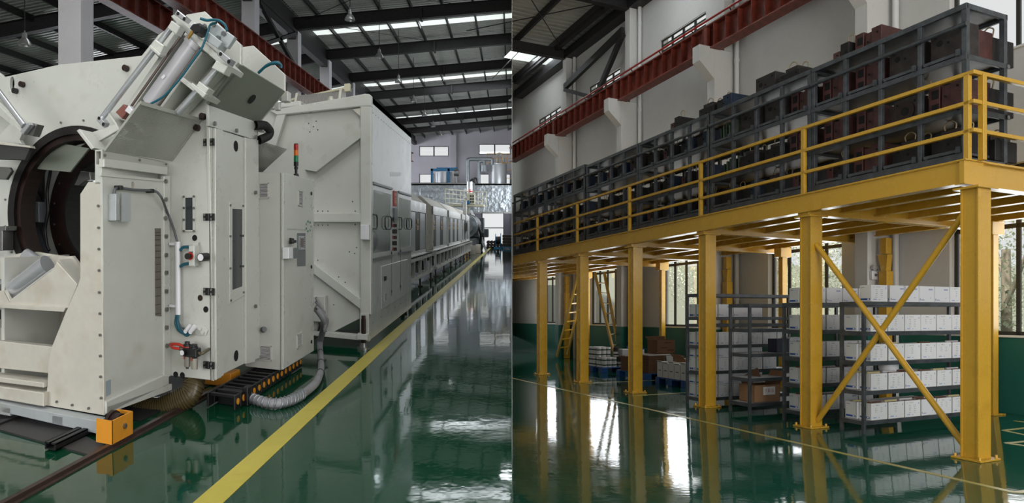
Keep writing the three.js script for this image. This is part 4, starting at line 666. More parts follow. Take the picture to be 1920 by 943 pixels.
// ---------------------------------------------------------------- left hall: second white enclosure with windows
const m2 = thing('enclosure_machine', 'tall white machine enclosure with two black-handled windows facing the aisle', 'machine', LH, [1.846, 0, 8.38]);
{ const F = 8.38, b = 0.004;
  const win1 = [[8.622, 2.119], [10.174, 2.122], [10.174, 1.15], [8.622, 1.157]], win2 = [[10.792, 2.111], [12.263, 2.109], [12.263, 1.157], [10.792, 1.166]];
  part(m2, 'side_panel', prism('a', [[F + 0.02, 0.1], [12.33, 0.1], [12.33, 3.279], [F + 0.02, 3.279]], 1.846, 1.87, [win1, win2], 0), M.whiteGloss);
  part(m2, 'roof_panel', rbox(2.85, 4.6, 3.2, 3.275, F + 0.02, 12.33, 0.02), M.white); part(m2, 'roof_rim', box(1.846, 1.9, 3.2, 3.279, F + 0.02, 12.33), M.white);
  part(m2, 'rear_panel', box(1.87, 4.6, 0.1, 3.25, 12.3, 12.33), M.white);
  part(m2, 'front_panel', prism('u', [[1.9, 0.42], [2.4, 0.16], [4.6, 0.16], [4.6, 3.2], [1.9, 3.2]], F + 0.09, F + 0.12), M.white);
  part(m2, 'far_panel', box(4.57, 4.6, 0.1, 3.25, F + 0.1, 12.3), M.white);
  part(m2, 'front_post', prism('u', [[1.96, 3.122], [1.805, 3.11], [1.805, 0.444], [1.96, 0.436]], F, F + 0.12, [], 0.012), M.white);
  part(m2, 'top_beam', prism('u', [[3.346, 3.175], [1.892, 3.281], [1.824, 3.268], [1.805, 3.25], [1.805, 3.113], [1.96, 3.118], [3.224, 3.1]], F, F + 0.12, [], 0.012), M.white);
  part(m2, 'middle_beam', prism('u', [[2.877, 1.759], [1.953, 1.739], [1.953, 1.629], [2.877, 1.636]], F, F + 0.1, [], b), M.white);
  part(m2, 'diagonal_brace', prism('u', [[2.794, 2.338], [1.953, 2.856], [1.953, 2.719], [2.614, 2.303]], F + 0.01, F + 0.1, [], b), M.white);
  part(m2, 'diagonal_brace', prism('u', [[2.794, 1.163], [2.654, 1.084], [1.953, 0.635], [1.953, 0.505], [2.654, 0.945], [2.794, 1.034]], F + 0.01, F + 0.1, [], b), M.white);
  part(m2, 'diagonal_brace', prism('u', [[3.216, 3.143], [3.079, 3.133], [3.268, 2.634], [3.389, 2.677]], F + 0.01, F + 0.1, [], b), M.white);
  part(m2, 'gusset', prism('u', [[2.083, 3.1], [1.96, 3.105], [1.96, 2.995]], F + 0.02, F + 0.09, [], b), M.whiteUsed);
  part(m2, 'base_rail', prism('u', [[2.877, 0.191], [1.945, 0.168], [1.945, 0.107], [2.877, 0.126]], F - 0.02, F + 0.12, [], b), M.white);
  part(m2, 'leg_plate', prism('u', [[1.96, 0.449], [1.832, 0.456], [1.832, 0.101], [1.96, 0.112]], F - 0.01, F + 0.1, [], b), M.white);
  part(m2, 'shadow_floor', box(1.9, 2.7, 0.12, 0.13, F + 0.12, F + 0.6), M.black);  // black sheet painted for the shade inside the base opening
  const q = (x, y, u = F - 0.04) => [...Lp(x, y), u], Lp = (x, y) => { const o = [[1.891, 0.103]][0]; return [o[0] - (x - 683) * 0.00755, o[1] - (y - 640) * 0.00684]; };
  part(m2, 'jack_screw', [rod(q(681.5, 592), q(681.5, 600), 0.028), rod(q(681.5, 598), q(681.5, 645), 0.032)], std(0x3a2a26, 0.5, 0.4, { map: rustTex }));
  part(m2, 'jack_nut', rbox(Lp(690.5, 0)[0], Lp(671, 0)[0], Lp(0, 636)[1], Lp(0, 625.5)[1], F - 0.1, F + 0.02, 0.006), M.white);
  part(m2, 'jack_foot', [rod(q(681, 655), q(681, 651), 0.085, 0.085, 24), rod(q(681, 651), q(681, 643), 0.05, 0.036, 20)], M.steel);
  part(m2, 'jack_foot', [rod([2.0, 0.0, 12.2], [2.0, 0.03, 12.2], 0.09, 0.09, 20), rod([2.0, 0.03, 12.2], [2.0, 0.12, 12.2], 0.03)], M.brown);
  part(m2, 'junction_box', [prism('u', [[2.85, 0.645], [2.457, 0.662], [2.453, 0.313], [2.85, 0.31]], F - 0.06, F + 0.09, [], 0.01)], M.white);
  plate(m2, 'warning_sign', [[2.553, 0.497], [2.517, 0.499], [2.534, 0.522], [2.535, 0.522]].map((p) => [...p, F - 0.066]), std(0xc9a21c, 0.5));
  part(m2, 'box_knob', prism('u', [[2.549, 0.483], [2.521, 0.484], [2.521, 0.456], [2.549, 0.455]], F - 0.068, F - 0.06), M.black);
  hose([[2.561, 0.301], [2.553, 0.252], [2.585, 0.159]], F, 0.016, M.black, 'cable', m2); hose([[2.505, 0.305], [2.489, 0.242], [2.449, 0.161]], F, 0.016, M.greyPlastic, 'cable', m2);
  part(m2, 'switch_box', [prism('u', [[1.933, 1.594], [1.814, 1.594], [1.814, 1.403], [1.933, 1.405]], F - 0.1, F, [], 0.006)], M.whitePlastic);
  part(m2, 'box_lid', prism('a', [[8.425, 1.591], [8.488, 1.585], [8.488, 1.398], [8.425, 1.406]], 1.835, 1.845), M.galv);
  for (const [a, h] of [[2.751, 2.969], [2.635, 2.99], [2.676, 2.92], [2.734, 2.852], [2.61, 2.873], [2.684, 1.781], [2.61, 1.78], [2.536, 1.779], [2.455, 1.778], [2.051, 1.774], [2.668, 1.593], [2.602, 1.593], [2.536, 1.593], [2.455, 1.593], [2.051, 1.599], [2.136, 1.241], [2.031, 1.298], [2.058, 1.221], [2.684, 1.16], [2.61, 1.119], [2.295, 0.906], [2.199, 0.838], [2.367, 0.534], [2.09, 1.901]]) stamp(m2, 'screw_hole', 'sh', () => rod([0, 0, 0], [0, 0, -0.004], 0.009, 0.009, 8), [a, h, F + 0.09], M.dark);
  // winding drum and cap on the roof
  const [dr0, dr1] = [[3.267, 3.607], [2.556, 3.602]], ax = (t, r = 0) => [dr0[0] + (dr1[0] - dr0[0]) * t, 3.4 + r, 9.6], wind = [];
  for (let k = 0; k < 30; k++) wind.push(rod(ax(k / 30), ax((k + 0.8) / 30), 0.2, 0.2, 24));
  const drum = part(m2, 'winding_drum', rod(ax(0), ax(1), 0.185, 0.185, 24), M.steel); part(drum, 'winding', wind, std(0x8a8783, 0.6));
  for (const t of [1.03, -0.03]) part(m2, 'drum_cheek', prism('a', [[9.3, 3.27], [9.9, 3.27], [9.72, 3.62], [9.48, 3.62]], ax(t)[0] - 0.02, ax(t)[0] + 0.02), M.whiteUsed);
  part(m2, 'drum_bar', rod(ax(-0.3, 0.14), ax(1.15, 0.25), 0.02), M.cream); part(m2, 'bar_end', rbox(ax(1.15)[0] - 0.05, ax(1.15)[0] + 0.05, 3.58, 3.7, 9.55, 9.65), M.cream);
  part(m2, 'roof_box', [rbox(3.75, 4.5, 3.27, 3.42, 9.0, 9.9, 0.02), rbox(3.9, 4.3, 3.42, 3.5, 9.1, 9.6, 0.02)], M.white);
  part(m2, 'lifting_eye', [rod([2.45, 3.27, 8.6], [2.45, 3.33, 8.6], 0.05, 0.03)], M.whiteUsed);
  // windows
  const inset = (w, d) => { const c = w.reduce((s, p) => [s[0] + p[0] / 4, s[1] + p[1] / 4], [0, 0]); return w.map((p) => [p[0] + Math.sign(c[0] - p[0]) * d, p[1] + Math.sign(c[1] - p[1]) * d]); };
  for (const w of [win1, win2]) {
    const d = part(m2, 'window', prism('a', w, 1.836, 1.852, [inset(w, 0.06)]), M.whiteGloss);
    part(d, 'window_pane', prism('a', inset(w, 0.05), 1.844, 1.848), M.smoky);
    part(d, 'window_track', bar([1.835, w[0][1] + 0.03, w[0][0]], [1.835, w[1][1] + 0.03, w[1][0]], 0.03, 0.03), M.galv); part(d, 'window_track', bar([1.835, w[3][1] - 0.02, w[3][0]], [1.835, w[2][1] - 0.02, w[2][0]], 0.03, 0.04), M.galv);
  }
  for (const r of [[697.3, 403, 705.5, 428.5], [720.5, 406, 732.5, 429.5], [746, 408, 752, 429.5], [761, 410, 770.5, 429.5]]) {
    const [u0, h0] = La2(r[0], r[3]), [u1, h1] = La2(r[2], r[1]);
    const half = r[2] - r[0] < 9, w = u1 - u0, e = 0.03 * w / 0.3, q = half ? [[u0, h1], [u1 - 2 * e, h1], [u1, h1 - 0.035], [u1, (h0 + h1) / 2], [u1, h0 + 0.035], [u1 - 2 * e, h0], [u0, h0]] : [[u0 + 2 * e, h1], [u1 - 2 * e, h1], [u1, h1 - 0.035], [u1, h0 + 0.035], [u1 - 2 * e, h0], [u0 + 2 * e, h0], [u0, h0 + 0.035], [u0, h1 - 0.035]];
    part(m2, 'handle', new THREE.TubeGeometry(new THREE.CatmullRomCurve3(q.map(([u, h]) => V(1.822, h, u)), !half, 'catmullrom', 0.15), 70, 0.011, 8, !half), M.black);
  }
  function La2(x, y) { const X = (x - 960) / 1350, d = -1.835 / X; return [d * (1 + KL * X), 1.55 + d * ((471.5 - y) / 1350 - SL)]; }
  for (const u of [9.3, 10.4, 11.5]) { part(m2, 'added_inner_lamp', rod([2.5, 2.95, u - 0.3], [2.5, 2.95, u + 0.3], 0.02), M.skylight); const c = LH.P(2.5, 2.9, u), f = LH.P(2.5, 0, u); areaLight(0.3, 0.3, [...c], [...f], 22, 0xf6fbff); }  // lamps added inside, out of sight, to brighten what the windows show
  part(m2, 'inner_back', box(2.75, 2.78, 1.0, 2.4, 8.5, 12.3), M.white);
  part(m2, 'inner_pipe', [rod([2.3, 1.35, 8.6], [2.3, 1.35, 12.2], 0.16, 0.16, 24)], M.chrome);
  for (let k = 0; k < 6; k++) part(m2, 'inner_clamp', [rod([2.3, 1.35, 8.8 + k * 0.28], [2.3, 1.35, 8.9 + k * 0.28], 0.21, 0.21, 24)], M.steel);
  part(m2, 'inner_pipe', rod([2.5, 0.9, 9.4], [2.5, 2.3, 9.4], 0.05), M.alu);
  const sign = La2(738.3, 386), sg2 = La2(743.5, 359);
  part(m2, 'red_sign', box(1.83, 1.845, sign[1], sg2[1], sign[0], sg2[0]), std(0xb9524a, 0.5));
  plate(m2, 'sign_lettering', [[1.829, sign[1], sign[0]], [1.829, sign[1], sg2[0]], [1.829, sg2[1], sg2[0]], [1.829, sg2[1], sign[0]]], new THREE.MeshStandardMaterial({ roughness: 0.5, map: print(64, 128, (x) => { x.fillStyle = '#b9524a'; x.fillRect(0, 0, 64, 128); x.fillStyle = '#d8b08a'; for (const [X, Y, w, h] of [[14, 18, 8, 26], [30, 14, 18, 8], [30, 28, 18, 8], [14, 62, 36, 7], [14, 76, 10, 30], [32, 78, 8, 26], [46, 78, 6, 26]]) x.fillRect(X, Y, w, h); }) }));
  const pb = La2(737, 429), pt2 = La2(744, 391); part(m2, 'display_box', box(1.82, 1.846, pb[1] + 0.1, pt2[1], pb[0] + 0.05, pt2[0] - 0.05), M.galv);
  for (const [y, red] of [[411, 0], [423, 1], [434, 0], [445, 1], [456, 0], [467, 1]]) for (let k = 0; k < 4; k++) { const x = 737.5 + k * 2.1; const [u, h] = La2(x, y); part(m2, red && k < 1 ? 'red_button' : 'push_button', rod([1.846, h, u], [1.834, h, u], red ? 0.026 : 0.034, red ? 0.026 : 0.034, 12), red && k < 1 ? M.redPlastic : M.black); }
  const dr = [[9.276, 1.017], [11.759, 1.008], [11.759, 0.392], [9.276, 0.406]];
  part(m2, 'service_door', prism('a', dr, 1.832, 1.846, [], 0.004), M.whiteGloss);
  for (const x of [733.8, 750.8]) { const [u, hb] = La2(x, 572 - (x - 715) * 0.6); part(m2, 'seam', box(1.83, 1.833, hb + 0.05, hb + 0.75, u - 0.006, u + 0.006), M.dark); for (const y of [0.12, 0.7]) part(m2, 'latch', rod([1.835, hb + y, u], [1.825, hb + y, u], 0.02), M.black); }
  part(m2, 'door_handle', box(1.815, 1.832, La2(721, 526)[1], La2(721, 518)[1], La2(720, 520)[0], La2(722.5, 520)[0]), M.black);
  { const [u0, y0] = La2(719.5, 566), [u1, y1] = La2(724, 548); grille(m2, 'vent', 'a', u0, u1, y0, y1, 1.832, 8); }
  { const c = [La2(733, 331), La2(752, 331), La2(752, 322.5), La2(733, 322.5)].map(([u, h]) => [1.844, h, u]);
    plate(m2, 'lettering', c, new THREE.MeshStandardMaterial({ roughness: 0.3, map: print(256, 40, (x, w, h) => { x.fillStyle = '#c4c5c3'; x.fillRect(0, 0, w, h); x.fillStyle = '#9c9c9c'; x.font = '30px sans-serif'; x.textBaseline = 'middle'; x.textAlign = 'center'; x.fillText('battenfeld-cincinnati', w / 2, h / 2, w - 4); }) })); }
  const sc = []; for (let k = 0; k < 18; k++) { const u = 8.7 + k * 0.2; stamp(m2, 'screw', 'scr', () => rod([0, 0, 0], [-0.004, 0, 0], 0.006, 0.006, 6), [1.846, 3.08, u], M.dark); if (k % 3 === 0) stamp(m2, 'screw', 'scr', () => 0, [1.846, 0.3, u], M.dark); }
}

// ---------------------------------------------------------------- left hall: row of line units beyond
function lineUnit(u0, u1, label, doors, gable) {
  const t = thing('line_unit', label, 'machine', LH, [2.5, 0, u0]);
  const hb = 0.84, top = 2.28, pk = 2.62, len = u1 - u0;
  const prof = [[2.62, hb], [3.9, hb], [3.9, top], [3.5, pk], [3.0, pk], [2.62, top]];
  part(t, 'housing', prism('u', prof, u0, u0 + len, [], 0.02), M.whiteUsed);
  part(t, 'front_frame', [box(2.58, 2.63, hb, top, u0, u0 + 0.12), box(2.58, 2.63, hb, top, u1 - 0.12, u1), box(2.58, 2.63, 2.0, top, u0, u1), box(2.58, 2.63, hb, hb + 0.08, u0, u1)], M.white);
  const n = doors, w = (len - 0.24) / n;
  for (let k = 0; k < n; k++) { const a = u0 + 0.12 + k * w; part(t, 'door', rbox(2.6, 2.62, hb + 0.1, 1.98, a + w * 0.42, a + w * 0.96, 0.006), M.alu); part(t, 'open_bay', box(2.612, 2.62, hb + 0.1, 1.98, a + w * 0.04, a + w * 0.4), M.black); part(t, 'nozzle_block', [rbox(2.6, 2.64, 1.5, 1.62, a + w * 0.08, a + w * 0.3, 0.01), rbox(2.6, 2.64, 1.68, 1.8, a + w * 0.1, a + w * 0.28, 0.01)], M.gold); }
  const bs = part(t, 'base_frame', [box(2.4, 2.5, hb - 0.12, hb, u0 - 0.5, u1), box(3.7, 3.8, hb - 0.12, hb, u0 - 0.5, u1), box(2.4, 2.5, 0.24, 0.32, u0 - 0.5, u1), box(2.4, 3.8, hb - 0.03, hb, u0 - 0.5, u1), box(2.4, 3.8, 0.24, 0.3, u0 - 0.5, u0 - 0.42)], M.white);
  for (let k = 0; k <= n * 2; k++) { const u = u0 - 0.45 + (u1 - u0 + 0.4) * k / (n * 2); part(t, 'leg', rbox(2.41, 2.49, 0.3, hb - 0.1, u - 0.05, u + 0.05, 0.006), M.white); if (k % 2 === 0) part(t, 'foot', [rod([2.45, 0, u], [2.45, 0.03, u], 0.08, 0.08, 14), rod([2.45, 0.03, u], [2.45, 0.25, u], 0.03)], M.brown); if (k < n * 2) part(t, 'pump', [rod([2.62, 0.35, u + 0.3], [2.62, 0.62, u + 0.3], 0.09, 0.07, 14), rod([2.62, 0.55, u + 0.3], [2.8, 0.55, u + 0.3], 0.05)], k % 3 ? M.greyPlastic : M.black); }
  return t;
}
lineUnit(16.0, 20.55, 'first white line unit right behind the tall windowed enclosure, its steel door shut', 2);
lineUnit(22.3, 27.6, 'second white line unit, its sloped end wall facing the camera', 2);
lineUnit(28.1, 35.2, 'third white line unit along the aisle, smaller, below the foil wall', 3);
lineUnit(35.8, 42.5, 'last white line unit, partly hidden by a grey post in front of the extruder', 3);
{ const t = thing('extruder', 'grey far extruder with a round barrel and hanging cables ending the machine line', 'machine', LH, [2.6, 0, 44]);
  part(t, 'barrel', [rod([2.9, 1.7, 43.5], [2.9, 1.7, 49.5], 0.75, 0.75, 28), rod([2.9, 1.7, 43.2], [2.9, 1.7, 43.6], 0.5, 0.5, 24)], M.galv);
  for (let k = 0; k < 5; k++) part(t, 'heater_band', rod([2.9, 1.7, 44.2 + k], [2.9, 1.7, 44.5 + k], 0.79, 0.79, 28), M.steel);
  part(t, 'stand', [box(2.3, 3.4, 0.1, 0.9, 43.6, 46), box(2.2, 3.3, 0.1, 1.0, 46.8, 49)], M.greyPlastic);
  for (let k = 0; k < 7; k++) part(t, 'cable', tube([[2.2, 1.9 - k * 0.1, 44.5 + k * 0.7], [2.0, 1.2, 44.7 + k * 0.7], [2.05, 0.6, 45 + k * 0.7], [2.1, 0.1, 45.4 + k * 0.7]], 0.06), M.black);
  part(t, 'gearbox', [rbox(2.0, 2.9, 0.5, 2.3, 50, 51.6, 0.05), rbox(1.7, 2.2, 0.9, 1.5, 51, 52, 0.05)], M.greyPlastic);
  part(t, 'grey_post', rbox(2.52, 2.72, 0.5, 3.1, 38.6, 38.9, 0.02), M.white); part(t, 'post_panel', rbox(2.42, 2.5, 1.4, 1.9, 38.3, 38.8, 0.02), M.galv);
  for (const [a, u] of [[2.15, 41], [1.95, 43.5]]) { part(t, 'floor_pedestal', rbox(a, a + 0.3, 0, 0.55, u, u + 0.3, 0.02), M.whiteUsed); part(t, 'orange_pump', rbox(a + 0.36, a + 0.6, 0.02, 0.4, u - 0.3, u, 0.03), M.orange); } }
{ const t = thing('step_ladder', 'pale step ladder leaning by the far extruder', 'ladder', LH, [2.0, 0, 46]);
  for (const s of [0, 0.9]) part(t, 'stile', [bar([2.75, 2.75, 46.6 + s], [1.7, 0.0, 46.6 + s], 0.12, 0.09)], M.whitePlastic);
  for (let k = 1; k < 9; k++) { const f = k / 9; part(t, 'tread', box(2.75 - 1.05 * f - 0.1, 2.75 - 1.05 * f + 0.1, 2.75 - 2.75 * f - 0.03, 2.75 - 2.75 * f + 0.03, 46.6, 47.5), M.whitePlastic); } }
{ const t = thing('work_platform', 'cream railed platform with a mixing head high above the far extruder', 'platform', LS, [3, 3.1, 50]);
  part(t, 'deck', box(1.95, 4.3, 3.05, 3.2, 49.6, 51), M.cream);
  const rl = (p, q, r = 0.022) => part(t, 'rail', rod(p, q, r, r, 8), M.cream);
  for (let k = 0; k < 4; k++) { rl([4.3, 3.2 + k * 0.3, 46.5], [2.9, 3.2 + k * 0.3, 50.2]); rl([2.95, 3.1 + k * 0.33, 50.3], [1.78, 3.1 + k * 0.33, 50.3]); }
  for (let k = 0; k < 8; k++) rl([4.3 - 1.4 * k / 7, 3.1, 46.5 + 3.7 * k / 7], [4.3 - 1.4 * k / 7, 4.1, 46.5 + 3.7 * k / 7]); for (let k = 0; k < 5; k++) rl([2.95 - k * 0.29, 3.0, 50.3], [2.95 - k * 0.29, 4.1, 50.3]);
  part(t, 'control_box', [rbox(2.55, 3.1, 3.2, 3.98, 49.4, 49.9, 0.03)], M.cream); for (let k = 0; k < 6; k++) part(t, 'indicator', box(2.62 + (k % 2) * 0.16, 2.72 + (k % 2) * 0.16, 3.3 + Math.floor(k / 2) * 0.2, 3.42 + Math.floor(k / 2) * 0.2, 49.36, 49.4), M.black);
  part(t, 'hopper', [rod([2.95, 3.98, 50.2], [2.95, 4.8, 50.2], 0.2, 0.2, 20)], M.alu); part(t, 'hopper_mark', [rod([2.95, 4.05, 50.2], [2.95, 4.17, 50.2], 0.205, 0.205, 20), rod([2.95, 4.24, 50.2], [2.95, 4.28, 50.2], 0.205, 0.205, 20)], M.redPlastic);
  part(t, 'blue_valve', rod([3.4, 3.2, 49.2], [2.9, 3.35, 49.2], 0.12), M.bluePaint);
  part(t, 'leg', [box(3.0, 3.12, 0, 3.1, 50.6, 50.75), box(4.1, 4.22, 0, 3.1, 50.6, 50.75)], M.cream); }
// foil clad mezzanine across the end with tanks on it
const fw = structure('wall_foil', LS, [0, 0, 61]);
const foilBump = tex(256, 2.4, (u, v) => g3(fbm(u, v, 5, 4, 301)));
part(fw, 'foil_sheet', prism('u', [[0, 2.9], [10.2, 2.9], [10.2, 5.33], [0, 5.33]], 61, 61.08), std(0xaab0b4, 0.3, 0.75, { bumpMap: foilBump, bumpScale: 0.12 }));
part(fw, 'deck', box(0, 10.2, 5.2, 5.34, 61, 66), M.steel); part(fw, 'edge_trim', [box(3.2, 10.2, 5.3, 5.42, 60.9, 61.1), box(0, 10.2, 2.8, 2.95, 60.95, 61.1)], M.steel);
part(fw, 'wall_panel', [box(2.55, 10.2, -0.1, 2.9, 61, 61.1), box(0, 0.72, -0.1, 2.9, 61, 61.1)], std(0x5a5860, 0.8)); part(fw, 'post', box(3.15, 3.27, 2.9, 5.33, 60.9, 61), M.galv);
const fd = structure('door_1', LS, [1.6, 0, 61]); part(fd, 'door_frame', [box(2.5, 2.56, 0, 2.9, 60.95, 61.15), box(0.68, 0.74, 0, 2.9, 60.95, 61.15)], M.dark);
part(fd, 'glazing_bar', [box(0.7, 2.5, 1.55, 1.63, 64.2, 64.3)], M.galv);
{ const t = thing('mixing_tank', 'squat steel tank in a blue frame on the far foil-clad mezzanine', 'tank', LS, [6.2, 5.34, 62.5]);
  const A = [[6.898, 5.393], [5.093, 6.781]][0], B = [[5.093, 6.781]][0], h = B[1] - 0.1, c = (A[0] + B[0]) / 2;
  part(t, 'vessel', rod([c, 5.34, 62.8], [c, h - 0.25, 62.8], 0.78, 0.78, 28), M.alu);
  for (const a of [A[0], c - 0.55]) part(t, 'post', box(a - 0.09, a + 0.09, 5.34, h, 61.9, 62.1), M.bluePaint);
  part(t, 'top_frame', [box(B[0] - 0.1, A[0] + 0.1, h - 0.2, h, 61.9, 62.1), box(B[0] - 0.4, A[0] - 0.4, h, h + 0.1, 62, 62.4)], M.bluePaint);
  part(t, 'motor', [rod([B[0] - 0.1, h - 0.35, 62], [B[0] - 0.5, h - 0.35, 62], 0.28, 0.28, 16), rod([B[0] - 0.3, 5.34, 62.2], [B[0] - 0.3, h - 0.4, 62.2], 0.12)], M.steel); }
{ const t = thing('silo_tank', 'tall steel tank ringed by a yellow railing on the far mezzanine', 'tank', LS, [1.7, 5.34, 63]);
  const A = [[2.037, 5.485], [0.463, 7.059]], r = (A[0][0] - A[1][0]) / 2, c = (A[0][0] + A[1][0]) / 2, h = A[1][1];
  part(t, 'vessel', [rod([c, 5.34, 62.5], [c, h, 62.5], r, r, 32), rod([c, h, 62.5], [c, h + 0.1, 62.5], r * 1.03, r, 32)], M.alu);
  part(t, 'vent_pipe', [tube([[c, h, 62.5], [c, h + 0.9, 62.5], [c - 0.25, h + 0.95, 62.5], [c - 0.5, h + 0.5, 62.5], [c - 0.52, h, 62.5]], 0.1)], M.alu);
  for (let k = 0; k < 7; k++) { const a = c + r + 0.1 - k * (2 * r + 1) / 6; part(t, 'rail_post', rod([a, h - (k > 4 ? 1.7 : 0), 61.8], [a, h + 0.95, 61.8], 0.024, 0.024, 6), M.yellow); }
  for (const y of [0.1, 0.5, 0.9]) part(t, 'rail', rod([c + r + 0.1, h + y, 61.8], [c - r - 0.9, h + y, 61.8], 0.024, 0.024, 6), M.yellow);
  for (const y of [-0.5, -1.2]) part(t, 'rail', rod([c - r, h + y, 61.8], [c - r - 0.9, h + y, 61.8], 0.024, 0.024, 6), M.yellow); }
{ const t = thing('exhaust_pipe', 'bent grey exhaust pipes rising beside the far steel tank', 'pipe', LS, [3.5, 5.3, 62]);
  const P = (x, y) => [...LDp(x, y), 61.8], LDp = (x, y) => { const o = [[2.747, 6.494]][0]; return [o[0] + (900 - x) * 0.0458, o[1] + (320 - y) * 0.0458]; };
  part(t, 'duct', [rod(P(877, 345), P(877, 303), 0.17), tube([P(877, 305), P(877.5, 300), P(882, 298.5), P(890, 298.5)], 0.17), rod(P(888, 298.5), P(922, 298.5), 0.16), tube([P(920, 298.5), P(922.5, 300), P(923, 309)], 0.14)], M.galv);
  part(t, 'duct', [rod(P(898, 345), P(898, 308), 0.14), tube([P(898, 310), P(898, 304), P(903, 302), P(907.5, 304), P(907.5, 312)], 0.14), rod(P(907.5, 310), P(907.5, 322), 0.32, 0.32, 16)], M.galv);
  part(t, 'hose', [tube([P(881, 344), P(884, 337), P(888, 338), P(889, 344)], 0.07), tube([P(886, 344), P(890, 334), P(894, 336), P(896, 344)], 0.07)], M.black); }
// pallets and reels by the far doorway
{ const t = thing('timber_stack', 'brown stack of pipe lengths on the floor by the far doorway', 'stack', LS, [1.6, 0, 58]);
  for (let k = 0; k < 9; k++) part(t, 'pipe_length', rod([1.9 - (k % 5) * 0.26, 0.2 + Math.floor(k / 5) * 0.24, 57], [1.9 - (k % 5) * 0.26, 0.2 + Math.floor(k / 5) * 0.24, 59], 0.13, 0.13, 12), M.brown); part(t, 'bearer', box(0.7, 2.1, 0, 0.1, 57.3, 57.5), M.brown); }
{ const t = thing('cable_reel', 'blue reel standing on the floor near the far doorway', 'reel', LS, [0.9, 0, 56]);
  part(t, 'flange', [rod([0.85, 0.62, 56], [0.9, 0.62, 56], 0.55, 0.55, 24)], M.bluePaint); part(t, 'flange', rod([1.25, 0.62, 56], [1.3, 0.62, 56], 0.5, 0.5, 24), M.bluePaint); part(t, 'core', rod([0.9, 0.62, 56], [1.25, 0.62, 56], 0.3, 0.3, 18), M.brownDark); part(t, 'stand', [box(0.8, 1.4, 0, 0.08, 55.7, 56.3)], M.bluePaint); }
{ const t = thing('crate_stack', 'brown crate on a blue pallet at the right end of the far aisle', 'crate', LS, [0.4, 0, 54]);
  for (let k = 0; k < 4; k++) part(t, 'board', rbox(0.03, 0.72, 0.2 + k * 0.22, 0.39 + k * 0.22, 54, 55, 0.02), M.brown); part(t, 'pallet', [box(0.02, 0.75, 0.12, 0.18, 53.9, 55), box(0.05, 0.15, 0, 0.12, 53.9, 55), box(0.6, 0.7, 0, 0.12, 53.9, 55)], M.bluePaint); }
// hanging high-bay lamps
let lamp0;
[[23.1, 5.2], [28.2, 5.2], [33, 5.2], [38, 5.2], [42.8, 5.2], [47.4, 5.2], [52, 5.2], [19.5, 13.2]].forEach(([d, a], i) => {
  const h = i === 7 ? 6.5 : 8.22, lab = ['nearest hanging lamp, a large bell hung before the first roof beam', 'second hanging lamp in the row down the roof', 'third hanging lamp in the row, beneath the second skylight line', 'fourth hanging lamp in the row down the roof', 'fifth hanging lamp, beside the top edge of the far wall', 'sixth hanging lamp, small, close over the far windows', 'farthest and lowest hanging lamp above the left pair of far windows', 'lone hanging lamp at upper left above the white machine'][i];
  if (!lamp0) {
    lamp0 = thing('high_bay_lamp', lab, 'lamp', LS, [a, h, d], 'high bay lamps hung from the roof');
    part(lamp0, 'shade', new THREE.LatheGeometry([[0.165, 0], [0.17, 0.01], [0.15, 0.08], [0.1, 0.16], [0.06, 0.2], [0.055, 0.21]].map((p) => new THREE.Vector2(...p)), 24).translate(a, h, d), M.lamp);
    part(lamp0, 'socket', [rod([a, h + 0.2, d], [a, h + 0.34, d], 0.07, 0.055)], M.lamp);
    part(lamp0, 'hook', rod([a, h + 0.34, d], [a, h + 0.4, d], 0.02), M.steel);
    part(lamp0, 'cord', rod([a, h + 0.4, d], [a, h + 2.6, d], 0.012, 0.012, 6), M.black);
  } else copy(lamp0, LS, [a, h, d], lab);
});

// ---------------------------------------------------------------- right hall: yellow steel mezzanine
const colU = [4.465, 6.695, 8.905, 11.115, 13.325, 15.535], UE = 17.1;
const mz = thing('mezzanine', 'yellow steel mezzanine on columns with three-bar railing, running along the window wall', 'mezzanine', RH, [6.7, 0, 4.465]);
for (const u of colU) {
  const c = part(mz, 'column', ibeam('h', 0, 0, 0, 0, 0, 0, 0, 0.001), M.yellow); c.geometry = shaped(RH, (() => {
    const pts = [[6.6, u - 0.095], [6.8, u - 0.095], [6.8, u - 0.08], [6.708, u - 0.08], [6.708, u + 0.08], [6.8, u + 0.08], [6.8, u + 0.095], [6.6, u + 0.095], [6.6, u + 0.08], [6.692, u + 0.08], [6.692, u - 0.08], [6.6, u - 0.08]];
    return prism('h', pts, 0.02, 2.9); })(), mz.base);
  part(mz, 'web_cover', box(6.615, 6.635, 0.02, 2.9, u - 0.08, u + 0.08), M.yellow);
  part(mz, 'base_plate', rbox(6.54, 6.86, 0.001, 0.022, u - 0.16, u + 0.16, 0.004), M.yellow);
  part(mz, 'cap_plate', rbox(6.54, 6.86, 2.9, 2.925, u - 0.14, u + 0.14, 0.004), M.yellow);
  if (u > 5) part(mz, 'beam_stub', rbox(6.56, 6.8, 2.925, 3.21, u - 0.09, u + 0.09, 0.004), M.yellow);
  for (const [a, b] of [[6.57, -0.13], [6.83, -0.13], [6.57, 0.13], [6.83, 0.13]]) stamp(mz, 'anchor_bolt', 'anchor', () => rod([0, 0, 0], [0, 0.035, 0], 0.018, 0.014, 6), [a, 0.02, u + b], M.yellow);
  part(mz, 'rail_post', rbox(6.55, 6.6, 3.21, 4.13, u - 0.03, u + 0.03, 0.005), M.yellow);
  part(mz, 'cross_beam', [box(6.8, 10.2, 2.93, 2.945, u - 0.07, u + 0.07), box(6.8, 10.2, 2.945, 3.18, u - 0.006, u + 0.006), box(6.8, 10.2, 3.18, 3.19, u - 0.07, u + 0.07)], M.yellow);
}
part(mz, 'edge_beam', ibeam('u', 6.58, 2.96, 3.205, 0.14, 0.012, 0.1, 4.47, UE), M.yellow);
